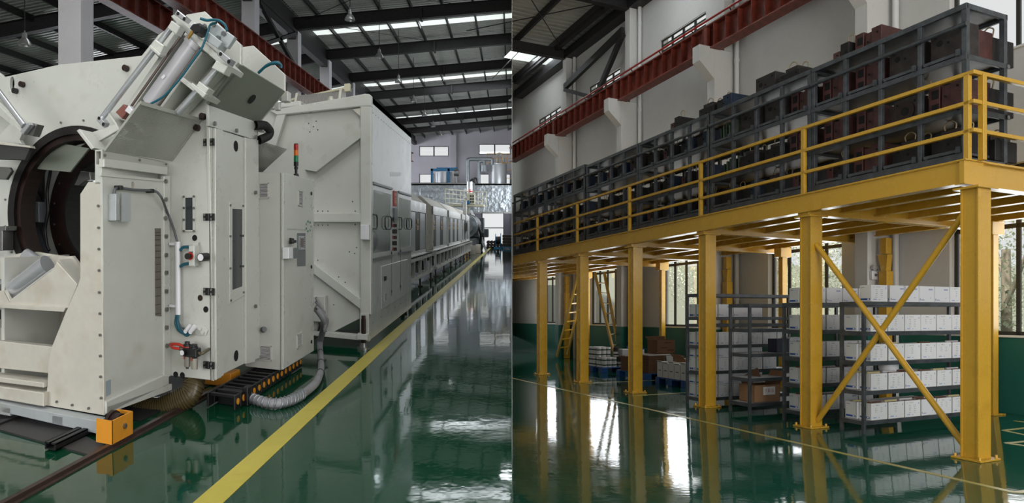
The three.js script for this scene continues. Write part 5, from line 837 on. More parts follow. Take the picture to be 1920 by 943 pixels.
part(mz, 'end_beam', [box(6.5, 10.2, 2.96, 3.2, 4.45, 4.5), box(6.49, 10.2, 3.2, 3.215, 4.43, 4.56), box(6.51, 10.2, 2.95, 2.96, 4.45, 4.56)], M.yellow);
for (const q of [7.25, 7.9, 8.55, 9.2, 9.9]) part(mz, 'joist', ibeam('u', q, 3.0, 3.2, 0.1, 0.012, 0.008, 4.52, Math.min(26, q / K1 - 0.1)), M.yellow);
part(mz, 'deck_plate', prism('h', [[6.5, 4.45], [10.2, 4.45], [10.2, 26.6], [6.5, 16.95]], 3.2, 3.215), M.yellow);
for (const h of [4.13, 3.82, 3.515]) {
  part(mz, 'rail', rbox(6.55, 6.6, h - 0.022, h + 0.022, 4.4, UE, 0.006), M.yellow);
  part(mz, 'rail', rbox(6.55, 9.6, h - 0.022, h + 0.022, 4.38, 4.43, 0.006), M.yellow);
}
part(mz, 'rail_post', rbox(6.68, 6.74, 3.21, 4.13, 4.37, 4.43, 0.005), M.yellow);
part(mz, 'rail_post', rbox(8.2, 8.26, 3.21, 4.13, 4.37, 4.43, 0.005), M.yellow);
part(mz, 'brace', rod([6.7, 0.12, 4.58], [6.7, 2.52, 6.6], 0.036, 0.036, 16), M.yellow);
part(mz, 'brace', rod([6.72, 0.1, 6.6], [6.72, 2.72, 4.56], 0.036, 0.036, 16), M.yellow);
for (const u of [6.36, 10.68, 15.1, 19.4]) { part(mz, 'rear_column', rbox(9.86, 9.98, 0.01, 2.82, u - 0.06, u + 0.06, 0.004), M.yellow); part(mz, 'rear_cap', rbox(9.78, 10.06, 2.8, 3.0, u - 0.1, u + 0.1, 0.01), M.yellow); part(mz, 'base_plate', rbox(9.78, 10.06, 0.001, 0.02, u - 0.12, u + 0.12, 0.004), M.yellow); }
for (const u of [8.2, 12.44, 16.65, 20.9]) { part(mz, 'wall_post', rbox(9.84, 10.0, 0.01, 2.35, u - 0.08, u + 0.08, 0.004), M.yellow); part(mz, 'post_bracket', prism('a', [[u - 0.05, 2.35], [u + 0.05, 2.35], [u + 0.12, 2.65], [u - 0.08, 2.65]], 9.86, 9.98), M.yellow); part(mz, 'post_head', rbox(9.85, 9.99, 2.66, 2.95, u - 0.06, u + 0.06, 0.004), M.yellow); }
{ const t = thing('access_ladder', 'yellow double ladder with rungs near the window wall, left of the blue pallets', 'ladder', RH, [9.4, 0, 19]);
  const A = [[18.826, 2.833], [20.353, 0.128]], B = [[19.345, 2.875], [20.597, 0.156]], C = [[17.707, 2.871], [16.719, 0.698]], E = [[18.043, 2.905], [17.491, 1.401]];
  const st = (p, q, q0) => part(t, 'stile', bar([q0, p[1], p[0]], [q0, Math.max(0.01, q[1]), q[0]], 0.09, 0.05), M.yellow);
  st(A[0], A[1], 9.3); st(B[0], B[1], 9.8); st(C[0], [C[1][0] - 0.35, 0.02], 9.3); st(E[0], [E[1][0] - 0.5, 0.02], 9.8);
  for (let k = 1; k < 9; k++) { const f = k / 9, m = (p, q, f) => [p[0] + (q[0] - p[0]) * f, p[1] + (q[1] - p[1]) * f]; const a = m(A[0], A[1], f), b = m(B[0], B[1], f); part(t, 'rung', bar([9.3, a[1], a[0]], [9.8, b[1], b[0]], 0.035, 0.05), M.yellow); const c = m(C[0], [C[1][0] - 0.35, 0.02], f), e = m(E[0], [E[1][0] - 0.5, 0.02], f); part(t, 'rung', bar([9.3, c[1], c[0]], [9.8, c[1], e[0]], 0.03, 0.04), M.yellow); } }

// ---------------------------------------------------------------- die racks on the deck
const rackLen = 2.13, Q0 = 6.69, Q1 = 7.36, tiers = [3.335, 3.815, 4.405];
function buildRack(base, label) {
  const u0 = base[2], t = thing('die_rack', label, 'rack', RH, base, 'grey die racks on the mezzanine'), dy = base[1] - 3.215;
  const B = (n, ...a) => part(t, n, rbox(a[0], a[1], a[2] + dy, a[3] + dy, a[4], a[5], 0.004), M.rack);
  for (let k = 0; k <= 4; k++) { const u = u0 + 0.03 + k * (rackLen - 0.06) / 4, w = k === 0 || k === 4 ? 0.03 : 0.026; B('upright', Q0, Q0 + 0.05, 3.22, 4.95, u - w, u + w); B('upright', Q1 - 0.05, Q1, 3.22, 4.95, u - w, u + w); }
  for (const h of [3.22, 3.765, 4.345, 4.9]) { B('beam', Q0 - 0.006, Q0 + 0.03, h, h + (h < 3.3 ? 0.115 : 0.062), u0, u0 + rackLen); B('beam', Q1 - 0.03, Q1 + 0.006, h, h + 0.062, u0, u0 + rackLen); B('cross_beam', Q0, Q1, h, h + 0.06, u0, u0 + 0.03); B('cross_beam', Q0, Q1, h, h + 0.06, u0 + rackLen - 0.03, u0 + rackLen); }
  for (const h of [3.82, 4.4, 4.95]) part(t, 'shelf_plate', box(Q0 + 0.01, Q1 - 0.01, h + dy - 0.015, h + dy, u0 + 0.02, u0 + rackLen - 0.02), M.rack);
  part(t, 'guard_pipe', rod([Q0 - 0.03, 4.72 + dy, u0 - 0.02], [Q0 - 0.03, 4.72 + dy, u0 + rackLen - 0.02], 0.024, 0.024, 12), M.rack);
  for (let i = 0; i < 3; i++) for (let k = 0; k < 4; k++) { const u = u0 + 0.07 + k * (rackLen - 0.06) / 4; for (const s of [0.04, 0.4]) part(t, 'slide_rail', box(Q0 + 0.0, Q1 + 0.2, tiers[i] + dy + 0.002, tiers[i] + dy + 0.03, u + s - 0.016, u + s + 0.016), M.rack); part(t, 'slide_front', [box(Q0 - 0.01, Q0 + 0.02, tiers[i] + dy + 0.012, tiers[i] + dy + 0.045, u + 0.03, u + 0.42), box(Q0 - 0.03, Q0 + 0.03, tiers[i] + dy + 0.0, tiers[i] + dy + 0.07, u + 0.0, u + 0.035)], M.rack); for (const s of [0.04, 0.4]) part(t, 'roller', rod([Q1 + 0.17, tiers[i] + dy + 0.03, u + s - 0.02], [Q1 + 0.17, tiers[i] + dy + 0.03, u + s + 0.02], 0.024, 0.024, 10), M.steel); }
  return t;
}
const rackAt = [[4.55, 0], [6.69, 0], [8.85, 0], [11.0, 0], [13.2, 0.05], [15.33, 0.05]];
const rackWord = ['nearest', 'second', 'third', 'fourth', 'fifth', 'farthest'];
const rack0 = buildRack([Q0, 3.215, rackAt[0][0]], 'nearest grey steel die rack, at the railing corner of the mezzanine');
rackAt.slice(1).forEach(([u, dy], i) => copy(rack0, RH, [Q0, 3.215 + dy, u], rackWord[i + 1] + ' grey steel die rack along the mezzanine, counted from the railing corner'));

// dies: stacks of thick steel plates, some with pale hoses or eyes
M.dieGrey = std(0x3d3735, 0.6, 0.25, { map: rustTex }); M.dieRed = std(0x54302e, 0.55, 0.05, { map: rustTex }); M.dieBlue = std(0x1c3350, 0.5, 0.1, { map: rustTex }); M.dieGreen = std(0x35503f, 0.55, 0.1, { map: rustTex }); M.dieBlack = std(0x211e1e, 0.6, 0.2, { map: rustTex }); M.hosePale = std(0x9c8a6c, 0.6);
const diePos = [0, 0, 0];
function dieProto(kind) {
  const t = thing('die_block', 'die', 'die', RH, diePos, 'dies on the mezzanine racks'), P = (n, g, m) => part(t, n, g, m);
  const bolts = (w, h, q, m) => { for (const [a, b] of [[0.15, 0.15], [0.85, 0.15], [0.15, 0.85], [0.85, 0.85], [0.5, 0.6]]) stamp(t, 'bolt_hole', 'dieHole', () => rod([0, 0, 0], [-0.006, 0, 0], 0.014, 0.014, 8), [q, h * b, w * (a - 0.5)], m ?? M.hole); };
  const loop = (u, h, r, q = 0.15) => P('hose', tube([[q, h, u - r * 0.4], [q, h + r * 1.5, u - r * 0.7], [q, h + r * 2, u], [q, h + r * 1.5, u + r * 0.7], [q + 0.02, h, u + r * 0.4]], 0.008, 6), M.hosePale);
  if (kind === 0) { P('plate', rbox(0, 0.46, 0, 0.36, -0.2, -0.05, 0.008), M.dieRed); P('plate', rbox(0.02, 0.44, 0, 0.33, -0.045, 0.06, 0.008), M.dieRed); P('plate', rbox(0, 0.46, 0, 0.36, 0.065, 0.2, 0.008), M.dieRed); bolts(0.4, 0.33, 0.0); P('pocket', [box(-0.004, 0.02, 0.2, 0.3, 0.08, 0.16), box(-0.004, 0.02, 0.06, 0.14, 0.08, 0.16)], M.hole); }
  if (kind === 1) { P('plate', rbox(0, 0.2, 0, 0.38, -0.21, 0.21, 0.008), M.dieGrey); P('plate', rbox(0.21, 0.44, 0.01, 0.34, -0.2, 0.2, 0.008), M.dieRed); bolts(0.42, 0.38, 0); P('bore', rod([0.002, 0.25, 0.1], [-0.006, 0.25, 0.1], 0.035, 0.035, 16), M.hole); }
  if (kind === 2) { P('plate', rbox(0, 0.4, 0, 0.3, -0.19, 0.02, 0.008), M.dieBlue); P('plate', rbox(0.01, 0.42, 0, 0.26, 0.03, 0.18, 0.008), M.dieBlack); bolts(0.3, 0.28, 0); loop(0.05, 0.26, 0.07); }
  if (kind === 3) for (let k = 0; k < 6; k++) P('plate', rbox(0.02, 0.4, 0, 0.3 - (k % 3) * 0.03, -0.2 + k * 0.07, -0.175 + k * 0.07, 0.004), k % 2 ? M.dieGreen : std(0x6a7a68, 0.5, 0.1, { map: rustTex }));
  if (kind === 4) { P('plate', rbox(0, 0.45, 0, 0.3, -0.12, 0.02, 0.008), M.dieBlack); P('plate', rbox(0, 0.4, 0, 0.22, 0.03, 0.14, 0.008), M.dieRed); bolts(0.2, 0.2, 0); loop(-0.03, 0.29, 0.08); }
  if (kind === 5) { P('plate', rbox(0, 0.38, 0, 0.24, -0.2, 0.2, 0.01), M.dieBlack); P('plate', rbox(0.02, 0.36, 0.245, 0.3, -0.14, 0.1, 0.006), M.dieGrey); bolts(0.36, 0.22, 0); loop(0.08, 0.24, 0.1); loop(-0.08, 0.24, 0.08, 0.22); }
  if (kind === 6) { P('plate', rbox(0, 0.3, 0, 0.34, -0.17, 0.17, 0.012), M.dieGrey); P('ring', rod([0.0, 0.17, 0], [-0.02, 0.17, 0], 0.12, 0.12, 24), M.brown); P('bore', rod([-0.018, 0.17, 0], [-0.024, 0.17, 0], 0.05, 0.05, 20), M.hole); bolts(0.32, 0.32, 0); loop(-0.12, 0.3, 0.12); }
  return t;
}
const dieWord = ['rust red slab die', 'dark drilled die plate', 'blue and black die', 'set of greenish plates', 'black and red die', 'low black die', 'grey die with round bore'];
const tierWord = ['bottom', 'middle', 'top'], bayWord = ['first', 'second', 'third', 'fourth'], protos = {};
function putDie(kind, q, h, u, label) {
  if (!protos[kind]) { const p = dieProto(kind); p.position.copy(RH.P(q, h, u)); p.userData.label = label; protos[kind] = p; } else copy(protos[kind], RH, [q, h, u], label);
}
const plan = [  // per rack, tiers bottom to top, four bays counted from the near end
  [[5, 5, 0, 4], [0, 6, 0, 0], [1, 1, 0, 0]], [[4, 5, 2, 5], [0, 5, 5, 3], [0, 1, 1, 3]], [[4, 5, 2, 4], [2, 4, 2, 5], [2, 2, 4, 5]],
  [[2, 4, 5, 2], [4, 2, 5, 4], [1, 2, 4, 2]], [[5, 4, 5, 4], [2, 5, 4, 5], [2, 4, 2, 5]], [[4, 5, 4, 5], [5, 2, 4, 5], [2, 2, 5, 2]]];
plan.forEach((rk, r) => rk.forEach((row, i) => row.forEach((kind, b) => {
  const u = rackAt[r][0] + 0.295 + b * 0.5175, h = tiers[i] + rackAt[r][1] + 0.031;
  putDie(kind, Q0 + 0.1 + rr(0, 0.06), h, u + rr(-0.02, 0.02), `${dieWord[kind]} in the ${tierWord[i]} tier, ${bayWord[b]} bay of the ${rackWord[r]} rack`);
})));
for (const [k, q, u, lab] of [[0, 7.2, 6.05, 'tall rust red die standing on top of the nearest rack'], [4, 7.15, 6.42, 'small black and red die with hose on top of the nearest rack'], [1, 7.2, 7.9, 'big rust red die with slanted look on top of the second rack'], [5, 7.15, 7.35, 'low black die with loops on top of the second rack'], [2, 7.1, 8.75, 'blue die with hose loop on top of the third rack'], [5, 7.1, 9.2, 'black die with pale loops on top of the third rack'], [4, 7.1, 10.1, 'small dark die on top of the third rack']]) putDie(k, q - 0.2, 4.955, u, lab);
for (const [k, q, h, u, lab] of [[4, 7.2, 4.44, 4.78, 'black and red die jutting out behind the top tier corner post'], [4, 7.2, 3.85, 4.78, 'black and red die jutting out at the rear of the middle tier, nearest rack'], [5, 7.2, 3.3, 4.78, 'low black die at the rear of the bottom tier, nearest rack']]) putDie(k, q, h, u, lab);
{ const e = thing('emergency_light', 'white twin-head emergency lamp box on the pilaster above the archive shelves', 'lamp', RH, [9.5, 2.3, 8.36]);
  const u = 8.36; part(e, 'case', rbox(9.74, 9.96, 2.2, 2.36, u - 0.03, u + 0.03, 0.01), M.whitePlastic); for (const q of [9.79, 9.9]) part(e, 'lamp_head', [rod([q, 2.42, u + 0.02], [q, 2.42, u - 0.05], 0.04, 0.055, 18)], M.alu);
  part(e, 'indicator', box(9.8, 9.86, 2.26, 2.31, u - 0.034, u - 0.03), M.greyPlastic); part(e, 'cable', tube([[9.92, 2.2, u], [9.93, 2.08, u], [9.85, 1.98, u], [9.78, 2.02, u]], 0.006, 5), M.whitePlastic); }

// ---------------------------------------------------------------- archive shelves under the mezzanine
function shelfUnit(name, label, u0, u1, q0, q1, levels, top) {
  const t = thing(name, label, 'shelf', RH, [q0, 0, u0], 'grey archive shelves');
  for (const q of [q0, q1 - 0.04]) for (const u of [u0, u1 - 0.04]) part(t, 'post', rbox(q, q + 0.04, 0, top, u, u + 0.04, 0.003), M.rack);
  for (const h of levels) {
    part(t, 'front_rail', rbox(q0, q1, h - 0.055, h, u0 - 0.004, u0 + 0.03, 0.003), M.rack); part(t, 'rear_rail', rbox(q0, q1, h - 0.055, h, u1 - 0.03, u1 + 0.004, 0.003), M.rack);
    for (const q of [q0 - 0.002, q1 - 0.03]) part(t, 'side_rail', rbox(q, q + 0.032, h - 0.055, h, u0, u1, 0.003), M.rack);
    part(t, 'board', box(q0 + 0.02, q1 - 0.02, h - 0.02, h - 0.004, u0 + 0.02, u1 - 0.02), M.paperGrey);
  }
  return t;
}
const LV = [0.17, 0.56, 0.945, 1.335, 1.73];
const SB = [5.98, 6.36, 6.85, 8.95], SA = [6.93, 7.31, 6.78, 8.6], SC = [7.92, 8.4, 6.72, 8.5], SD = [8.98, 9.38, 6.62, 8.5];
shelfUnit('archive_shelf', 'grey archive shelf full of white boxes, behind the yellow cross brace', ...SB, LV, 1.73);
shelfUnit('archive_shelf', 'grey archive shelf with white boxes, behind the yellow column left of the cross brace', ...SA, LV, 1.73);
shelfUnit('archive_shelf', 'nearly empty grey shelf holding a brown carton, between the two middle yellow columns', ...SC, LV, 1.73);
shelfUnit('archive_shelf', 'tall grey shelf of stacked white boxes beside the blue pallets', ...SD, [0.135, 0.59, 1.036, 1.40, 1.52, 1.92], 1.92);
const scrawl = (n) => print(160, 112, (x) => {
  x.fillStyle = '#d6d6d8'; x.fillRect(0, 0, 160, 112); let s = n * 97 + 13; const r = () => (s = (s * 16807) % 2147483647) / 2147483647;
  x.strokeStyle = '#3b3a40'; x.lineWidth = 1.6;
  const cols = n % 2 ? [64] : [40, 92], word = (X, Y, k, z) => { for (let i = 0; i < k; i++) { x.beginPath(); for (let j = 0; j < 4; j++) { const a = X + i * z + r() * z * 0.8, b = Y + r() * z; j % 2 ? x.lineTo(a, b) : x.moveTo(a, b); } x.stroke(); } };
  word(22, 10, 1, 8); word(44, 8, 5, 9); for (const c of cols) for (let k = 0; k < 3 + (n % 3); k++) word(c, 28 + k * 13, 3, 7);
  x.fillStyle = '#8ea0c0'; x.fillRect(20, 94, 34, 7); x.fillRect(74, 96, 12, 5); x.fillRect(140, 12, 8, 14); x.fillStyle = '#c9c9cc'; x.fillRect(0, 88, 160, 1);
});
const frontInk = [0, 1, 2, 3].map((n) => new THREE.MeshStandardMaterial({ map: scrawl(n), roughness: 0.7 }));
const sideInk = new THREE.MeshStandardMaterial({ roughness: 0.7, map: print(128, 112, (x) => { x.fillStyle = '#d2d1cd'; x.fillRect(0, 0, 128, 112); x.fillStyle = '#1f4a8c'; x.fillRect(8, 90, 112, 13); x.fillStyle = '#dfe4ee'; x.fillRect(88, 93, 24, 7); x.fillStyle = '#9aa0a8'; x.fillRect(14, 12, 40, 6); }) });
const plainInk = new THREE.MeshStandardMaterial({ roughness: 0.7, map: print(128, 96, (x) => { x.fillStyle = '#cfcfd3'; x.fillRect(0, 0, 128, 96); x.fillStyle = '#9096b4'; x.fillRect(78, 14, 36, 9); x.fillRect(12, 80, 30, 6); x.fillRect(92, 68, 8, 5); x.fillStyle = '#303238'; x.fillRect(4, 74, 4, 12); }) });
const BW = 0.292, BD = 0.175, BH = 0.222, boxProto = {};
function boxKind(k) {                                            // base at the front lower left corner
  const open = k >= 4, lid = k === 8, t = thing('archive_box', 'box', 'box', RH, [0, 0, 0], 'white archive boxes');
  const e = 0.006;
  if (open) {
    part(t, 'shell', [box(0, BW, 0, e, 0, BD), box(0, BW, 0, BH, 0, e), box(0, BW, 0, BH, BD - e, BD), box(0, e, 0, BH, 0, BD), box(BW - e, BW, 0, BH, 0, BD)], M.paper);
    for (let i = 0; i < 5; i++) part(t, 'folder', box(0.02 + i * 0.005, BW - 0.02 - ((k + i) % 3) * 0.02, 0.01, BH - 0.03 + ((i * 7 + k * 3) % 5) * 0.012, 0.014 + i * 0.031, 0.036 + i * 0.031), [M.brownPaper, M.brownPaper, M.manila, M.brownPaper, M.paperGrey][(i + k) % 5]);
  } else part(t, 'shell', rbox(0, BW, 0, BH, 0, BD, 0.004), M.paper);
  const o = 0.0015;
  plate(t, 'front_print', [[0.004, 0.003, -o], [BW - 0.004, 0.003, -o], [BW - 0.004, BH - 0.004, -o], [0.004, BH - 0.004, -o]], k === 3 || k === 7 ? plainInk : frontInk[k % 4]);
  plate(t, 'side_print', [[-o, 0.003, BD - 0.004], [-o, 0.003, 0.004], [-o, BH - 0.004, 0.004], [-o, BH - 0.004, BD - 0.004]], sideInk);
  return t;
}
function putBox(k, q, h, u, label) {
  if (!boxProto[k]) { const p = boxKind(k); p.position.copy(RH.P(q, h, u)); p.userData.label = label; boxProto[k] = p; return p; }
  return copy(boxProto[k], RH, [q, h, u], label);
}
const nth = ['first', 'second', 'third', 'fourth', 'fifth', 'sixth', 'seventh'], lv = ['bottom shelf', 'second shelf', 'third shelf', 'fourth shelf', 'shelf top'];
// shelf behind the cross brace: five or six boxes in front on each level, one of the rear row seen from the side
LV.forEach((h, i) => {
  if (i === 4) return;
  for (let k = 0; k < 6; k++) putBox(i < 2 ? 4 + (k + i) % 4 : i === 2 && k % 2 ? 4 + k % 3 : (k + i) % 3, 6.98 + k * 0.305 + rr(-0.004, 0.004), h, 5.99, `${i < 2 ? 'open white box of folders' : 'white box'}, ${nth[k]} from left, front row, ${lv[i]} behind the cross brace`);
  putBox(i < 2 ? 5 : 1, 6.94, h, 6.175, `blue striped white box, rear left, ${lv[i]} behind the cross brace`);
  if (i < 2) for (let k = 1; k < 4; k++) putBox(k % 3, 6.98 + k * 0.31, h, 6.18, `white box in the rear row, ${nth[k]} from left, ${lv[i]} behind the cross brace`);
});
{ const t0 = [[2, 7.02, 'large white box with lists at the left end on top of the cross brace shelf', 1.35], [3, 7.36, 'plain white box second on top of the cross brace shelf', 1], [3, 7.6, 'plain white box third on top of the cross brace shelf', 1], [3, 7.9, 'plain white box fourth on top of the cross brace shelf', 1], [3, 8.2, 'plain white box fifth on top of the cross brace shelf', 1], [1, 8.5, 'greyer blue striped box at right end, on top of the cross brace shelf', 1]];
  for (const [k, q, lab] of t0) putBox(k, q, 1.73, 6.02, lab); }
LV.forEach((h, i) => {
  const top = i === 4, w = lv[i] + ' behind the second yellow column from right';
  putBox(i < 2 ? 4 : 0, 6.9, h, 7.125, `blue striped white box, rear left, ${w}`);
  putBox(i < 2 ? 6 : 2, 6.92, h, 6.94, `blue striped white box, front left, ${w}`);
  for (let k = 1; k < 4; k++) putBox(top ? 3 : i < 2 ? 4 + (k + 1) % 4 : (k + i) % 3, 6.93 + k * 0.305, h, 6.94, `white box, ${nth[k]} from left, ${w}`);
});
[[0.135, 2, 5], [0.36, 3, 4], [0.59, 2, 5], [0.815, 3, 4], [1.036, 0, 6], [1.52, 1, 4]].forEach(([h, k0, n], i) => {
  const w = ['bottom layer', 'second layer', 'third layer', 'fourth layer', 'fifth layer', 'uppermost layer'][i];
  putBox(k0, 6.68, h, 9.19, `blue striped white box, rear left, ${w} of the tall shelf by the pallets`);
  for (let k = 0; k < n; k++) if (k !== 5 || i === 4) putBox(i % 2 ? 3 : k % 3, 6.68 + k * 0.31, h, 8.99, `white box, ${nth[k]} from left in the ${w} of the tall shelf by the pallets`);
});
{ const q = 7.98, t = thing('emblem_box', 'white box with a small shield emblem, beside a dark box on the tall shelf', 'box', RH, [q, 1.036 - 0.09, 8.5]);
  const u = 8.05, h = 0.945; part(t, 'shell', rbox(7.62, 7.92, h, h + 0.24, u, u + 0.2, 0.004), M.paper); t.position.copy(RH.P(q, 1.036 - 0.09, 8.5));
  plate(t, 'front_print', [[7.625, h, u - 0.002], [7.915, h, u - 0.002], [7.915, h + 0.236, u - 0.002], [7.625, h + 0.236, u - 0.002]], new THREE.MeshStandardMaterial({ roughness: 0.7, map: print(128, 108, (x) => { x.fillStyle = '#cfcfd3'; x.fillRect(0, 0, 128, 108); x.strokeStyle = '#777a84'; x.lineWidth = 2; x.strokeRect(34, 8, 60, 92); x.fillStyle = '#3a3e52'; x.beginPath(); x.arc(64, 26, 7, 0, 7); x.fill(); x.fillRect(50, 52, 28, 4); x.fillRect(54, 62, 20, 3); x.fillRect(44, 84, 40, 9); }) }));
  whole('archive_box', 'dark navy box left of the emblem box, nearly empty shelf', 'box', RH, [7.4, h, u], rbox(7.36, 7.6, h, h + 0.22, u, u + 0.2, 0.004), std(0x22283a, 0.6)); }
{ const t = thing('carton', 'open brown carton with a paper sign in red writing on the lowest shelf', 'carton', RH, [6.9, 0.17, 7.95]);
  const h = 0.17, q = 6.86, u = 7.98, w = 0.5, d = 0.34, H = 0.27, e = 0.008;
  part(t, 'shell', [box(q, q + w, h, h + e, u, u + d), box(q, q + w, h, h + H, u, u + e), box(q, q + w, h, h + H, u + d - e, u + d), box(q, q + e, h, h + H, u, u + d), box(q + w - e, q + w, h, h + H, u, u + d)], M.card);
  part(t, 'flap', bar([q + w, h + H, u + d / 2], [q + w + 0.12, h + H + 0.2, u + d / 2], 0.008, d * 0.95), M.card);
  part(t, 'flap', bar([q, h + H, u + d / 2], [q + 0.06, h + H - 0.02, u + d / 2], 0.008, d * 0.95), M.card);
  part(t, 'flap', bar([q + w / 2, h + H, u + d], [q + w / 2, h + H + 0.16, u + d + 0.08], 0.008, w * 0.9, V(1, 0, 0)), M.cardDark);
  plate(t, 'paper_sign', [[q + 0.17, h + 0.11, u - 0.003], [q + 0.4, h + 0.11, u - 0.003], [q + 0.4, h + 0.24, u - 0.003], [q + 0.17, h + 0.24, u - 0.003]], new THREE.MeshStandardMaterial({ roughness: 0.7, map: print(160, 96, (x) => { x.fillStyle = '#dcdad8'; x.fillRect(0, 0, 160, 96); x.strokeStyle = '#b05a58'; x.lineWidth = 4; const L = (...p) => { x.beginPath(); x.moveTo(p[0], p[1]); for (let i = 2; i < p.length; i += 2) x.lineTo(p[i], p[i + 1]); x.stroke(); }; L(22, 34, 52, 30); L(36, 22, 36, 60, 24, 66); L(26, 48, 50, 46); L(62, 28, 90, 28); L(66, 40, 88, 40, 86, 62, 66, 62, 66, 40); L(76, 24, 72, 66); L(108, 28, 102, 66); L(116, 34, 138, 32); L(128, 24, 128, 64); L(114, 50, 142, 48); L(116, 66, 140, 64); }) })); }
// white sheets and a round canister on the shelves
whole('canister', 'round white plastic tub in the rear of the second shelf behind the cross brace', 'tub', RH, [7.75, 0.56, 6.26], new THREE.LatheGeometry([[0, 0], [0.1, 0], [0.115, 0.24], [0.125, 0.25], [0.125, 0.29], [0.118, 0.3], [0.118, 0.34], [0, 0.34]].map((p) => new THREE.Vector2(...p)), 24).translate(7.62, 0.56, 6.26), M.whitePlastic);
whole('canvas_bag', 'dark olive cloth bag on the fourth shelf behind the cross brace', 'bag', RH, [7.4, 1.335, 6.27], new THREE.SphereGeometry(0.12, 20, 14).scale(1, 0.6, 0.7).translate(7.4, 1.405, 6.27), std(0x4c4a32, 0.9));
// ---------------------------------------------------------------- blue pallets with goods
function pallet(q, u, w, d, label) {
  const t = thing('pallet', label, 'pallet', RH, [q, 0, u]);
  for (let k = 0; k < 6; k++) part(t, 'top_board', rbox(q, q + w, 0.125, 0.15, u + k * d / 6 + 0.01, u + (k + 1) * d / 6 - 0.01, 0.004), M.blue);
  for (let i = 0; i < 3; i++) for (let k = 0; k < 3; k++) part(t, 'block', rbox(q + i * (w - 0.16) / 2, q + i * (w - 0.16) / 2 + 0.16, 0, 0.125, u + k * (d - 0.16) / 2, u + k * (d - 0.16) / 2 + 0.16, 0.006), M.blue);
  return t;
}
pallet(8.2, 15.2, 1.3, 1.2, 'blue plastic pallet at the left carrying shrink-wrapped white rolls');
pallet(8.2, 13.15, 1.15, 1.35, 'blue plastic pallet in the middle carrying brown cardboard sheets');
pallet(8.0, 11.35, 1.0, 1.1, 'blue plastic pallet at the right carrying white cartons and bags');
M.wrap = std(0xd3d6d6, 0.25, 0, { transmission: 0.2, thickness: 0 });
function rollPack(q, u, h, nq, nu, label, dark) {
  const t = thing('roll_pack', label, 'pack', RH, [q, h, u]);
  for (let i = 0; i < nq; i++) for (let k = 0; k < nu; k++) for (let j = 0; j < 2; j++) part(t, 'roll', [rod([q + 0.07 + i * 0.14, h + j * 0.13, u + 0.07 + k * 0.14], [q + 0.07 + i * 0.14, h + 0.125 + j * 0.13, u + 0.07 + k * 0.14], 0.066, 0.066, 14)], dark && j ? M.dieGrey : M.paper);
  for (let i = 0; i < nq; i++) for (let k = 0; k < nu; k++) for (let j = 0; j < 2; j++) if (k === 0 || i === 0) part(t, 'roll_band', rod([q + 0.07 + i * 0.14, h + 0.04 + j * 0.13, u + 0.07 + k * 0.14], [q + 0.07 + i * 0.14, h + 0.075 + j * 0.13, u + 0.07 + k * 0.14], 0.067, 0.067, 14), dark ? M.black : M.dieGreen);
}
rollPack(8.25, 15.25, 0.15, 3, 3, 'lower left pack of white rolls on the left pallet'); rollPack(8.25, 15.75, 0.15, 3, 4, 'lower rear pack of white rolls on the left pallet'); rollPack(8.72, 15.25, 0.15, 4, 3, 'lower right pack of white rolls with dark bands on the left pallet', 1);
rollPack(8.25, 15.55, 0.415, 3, 4, 'upper pack of white rolls on the left pallet'); rollPack(8.7, 15.45, 0.415, 1, 1, 'single small stack of dark-banded rolls on top of the left pallet', 1);
whole('plastic_bin', 'translucent white bin on top of the left pallet', 'bin', RH, [8.9, 0.415, 15.4], rbox(8.86, 9.12, 0.415, 0.62, 15.35, 15.6, 0.02), M.paperGrey);
{ const t = thing('blue_carton', 'white carton with slanted blue lid beside the bin on the left pallet', 'carton', RH, [9.15, 0.41, 15.3]); part(t, 'shell', rbox(9.14, 9.5, 0.415, 0.6, 15.3, 15.6, 0.006), M.paper); part(t, 'lid', prism('u', [[9.14, 0.605], [9.6, 0.605], [9.14, 0.7]], 15.3, 15.6), M.blue); }
function sheetStack(q0, q1, u0, u1, n, dh, mat, label) { const t = thing('sheet_stack', label, 'stack', RH, [q0, 0.15, u0]); for (let k = 0; k < n; k++) part(t, 'sheet', rbox(q0 + rr(0, 0.015), q1 - rr(0, 0.015), 0.151 + k * dh, 0.151 + (k + 0.9) * dh, u0 + rr(0, 0.015), u1 - rr(0, 0.015), 0.004), mat); return t; }
sheetStack(8.25, 8.6, 13.95, 14.4, 13, 0.028, M.cardDark, 'stack of brown cardboard sheets, left of the yellow column on the middle pallet');
sheetStack(8.3, 8.75, 13.2, 13.85, 15, 0.028, M.cardDark, 'stack of dark brown cardboard sheets, right of the yellow column on the middle pallet');
sheetStack(8.78, 8.98, 13.2, 13.7, 13, 0.032, M.paper, 'stack of white paper reams on the middle pallet');
sheetStack(9.0, 9.3, 13.2, 13.8, 14, 0.028, M.cardDark, 'right end stack of dark cardboard sheets on the middle pallet');
whole('paper_sheet', 'white sheet lying over the cardboard stacks of the middle pallet', 'card', RH, [8.3, 0.575, 13.2], rbox(8.3, 9.0, 0.575, 0.595, 13.2, 13.85, 0.004), M.paper);
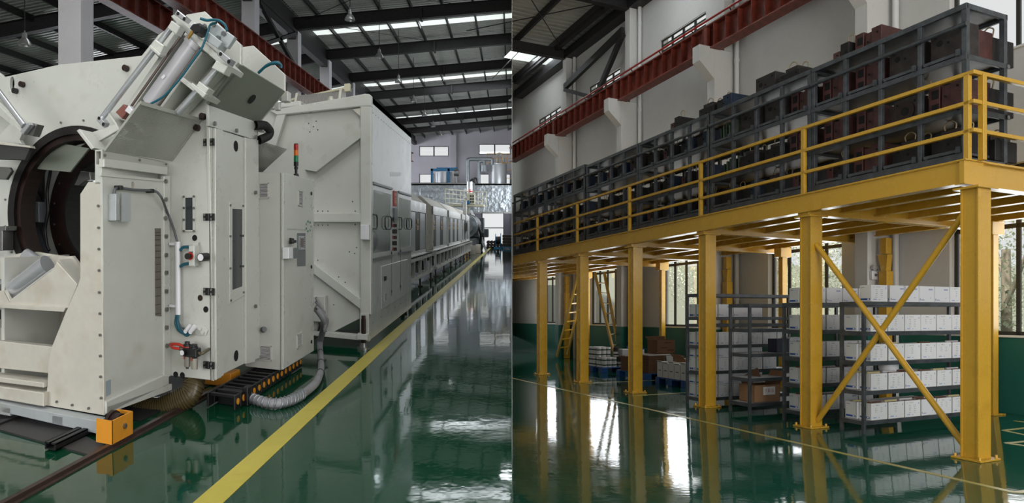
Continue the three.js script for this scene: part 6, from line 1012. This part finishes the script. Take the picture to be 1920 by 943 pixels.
{ const t = thing('carton', 'tall open brown carton standing on the cardboard stacks of the middle pallet', 'carton', RH, [8.6, 0.6, 13.3]);
  const q = 8.66, h = 0.6, u = 13.4, w = 0.48, d = 0.4; part(t, 'shell', [box(q, q + w, h, h + 0.34, u, u + 0.01), box(q, q + w, h, h + 0.34, u + d, u + d + 0.01), box(q, q + 0.01, h, h + 0.34, u, u + d), box(q + w, q + w + 0.01, h, h + 0.34, u, u + d), box(q, q + w, h, h + 0.01, u, u + d)], M.cardDark);
  part(t, 'flap', bar([q, h + 0.34, u + d / 2], [q - 0.07, h + 0.42, u + d / 2], 0.008, d), M.card); part(t, 'flap', [box(q, q + w, h + 0.34, h + 0.42, u + d, u + d + 0.008)], M.cardDark);
  for (const [x, y] of [[0.2, 0.26], [0.12, 0.14], [0.28, 0.08]]) part(t, 'printed_mark', box(q + x, q + x + 0.18, h + y, h + y + 0.016, u - 0.002, u), M.brown); }
for (let k = 0; k < 5; k++) { const u = 12.22 - k * 0.215, t = thing('slim_carton', `white slim carton, ${nth[k]} from the left in the row on the right pallet`, 'carton', RH, [8.03, 0.15, u], 'slim white cartons'); part(t, 'shell', rbox(8.03, 8.4, 0.151, 0.5 - (k % 2) * 0.03, u, u + 0.2, 0.006), M.paper); part(t, 'printed_mark', box(8.028, 8.03, 0.3, 0.32, u + 0.05, u + 0.15), M.greyPlastic); part(t, 'flap', bar([8.05, 0.49 - (k % 2) * 0.03, u + 0.1], [8.0, 0.53 - (k % 2) * 0.03, u + 0.1], 0.006, 0.19), M.paper); }
{ const t = thing('carton', 'small open brown carton at the rear left of the right pallet', 'carton', RH, [8.5, 0.15, 12.2]); part(t, 'shell', rbox(8.45, 8.8, 0.151, 0.56, 12.0, 12.4, 0.006), M.card); part(t, 'flap', bar([8.45, 0.56, 12.2], [8.35, 0.66, 12.2], 0.008, 0.4), M.card); }
const sack = (q, u, h, s, lab) => { const g = new THREE.SphereGeometry(1, 20, 14), p = g.attributes.position; for (let i = 0; i < p.count; i++) { const x = p.getX(i), y = p.getY(i), z = p.getZ(i), k = 1 / Math.pow(Math.abs(x) ** 4 + Math.abs(y) ** 4 + Math.abs(z) ** 4, 0.25) * (1 + 0.06 * Math.sin(x * 7 + z * 9 + s * 20)); p.setXYZ(i, x * k, y * k, z * k); } g.computeVertexNormals(); whole('paper_sack', lab, 'sack', RH, [q, h, u], g.scale(0.2, 0.055, 0.24).translate(q, h + 0.055, u), M.paperGrey, 'pale paper sacks on the right pallet'); };
sack(8.75, 11.65, 0.5, 0.1, 'pale paper sack lying lowest on the right pallet'); sack(8.78, 11.6, 0.6, 0.4, 'pale paper sack in the middle of the pile on the right pallet'); sack(8.8, 11.55, 0.7, 0.7, 'topmost pale paper sack on the right pallet');
whole('support_carton', 'large white carton beneath the paper sacks on the right pallet', 'carton', RH, [8.5, 0.15, 11.4], rbox(8.45, 8.98, 0.151, 0.5, 11.38, 11.95, 0.008), M.paper);
renderer.render(scene, camera);
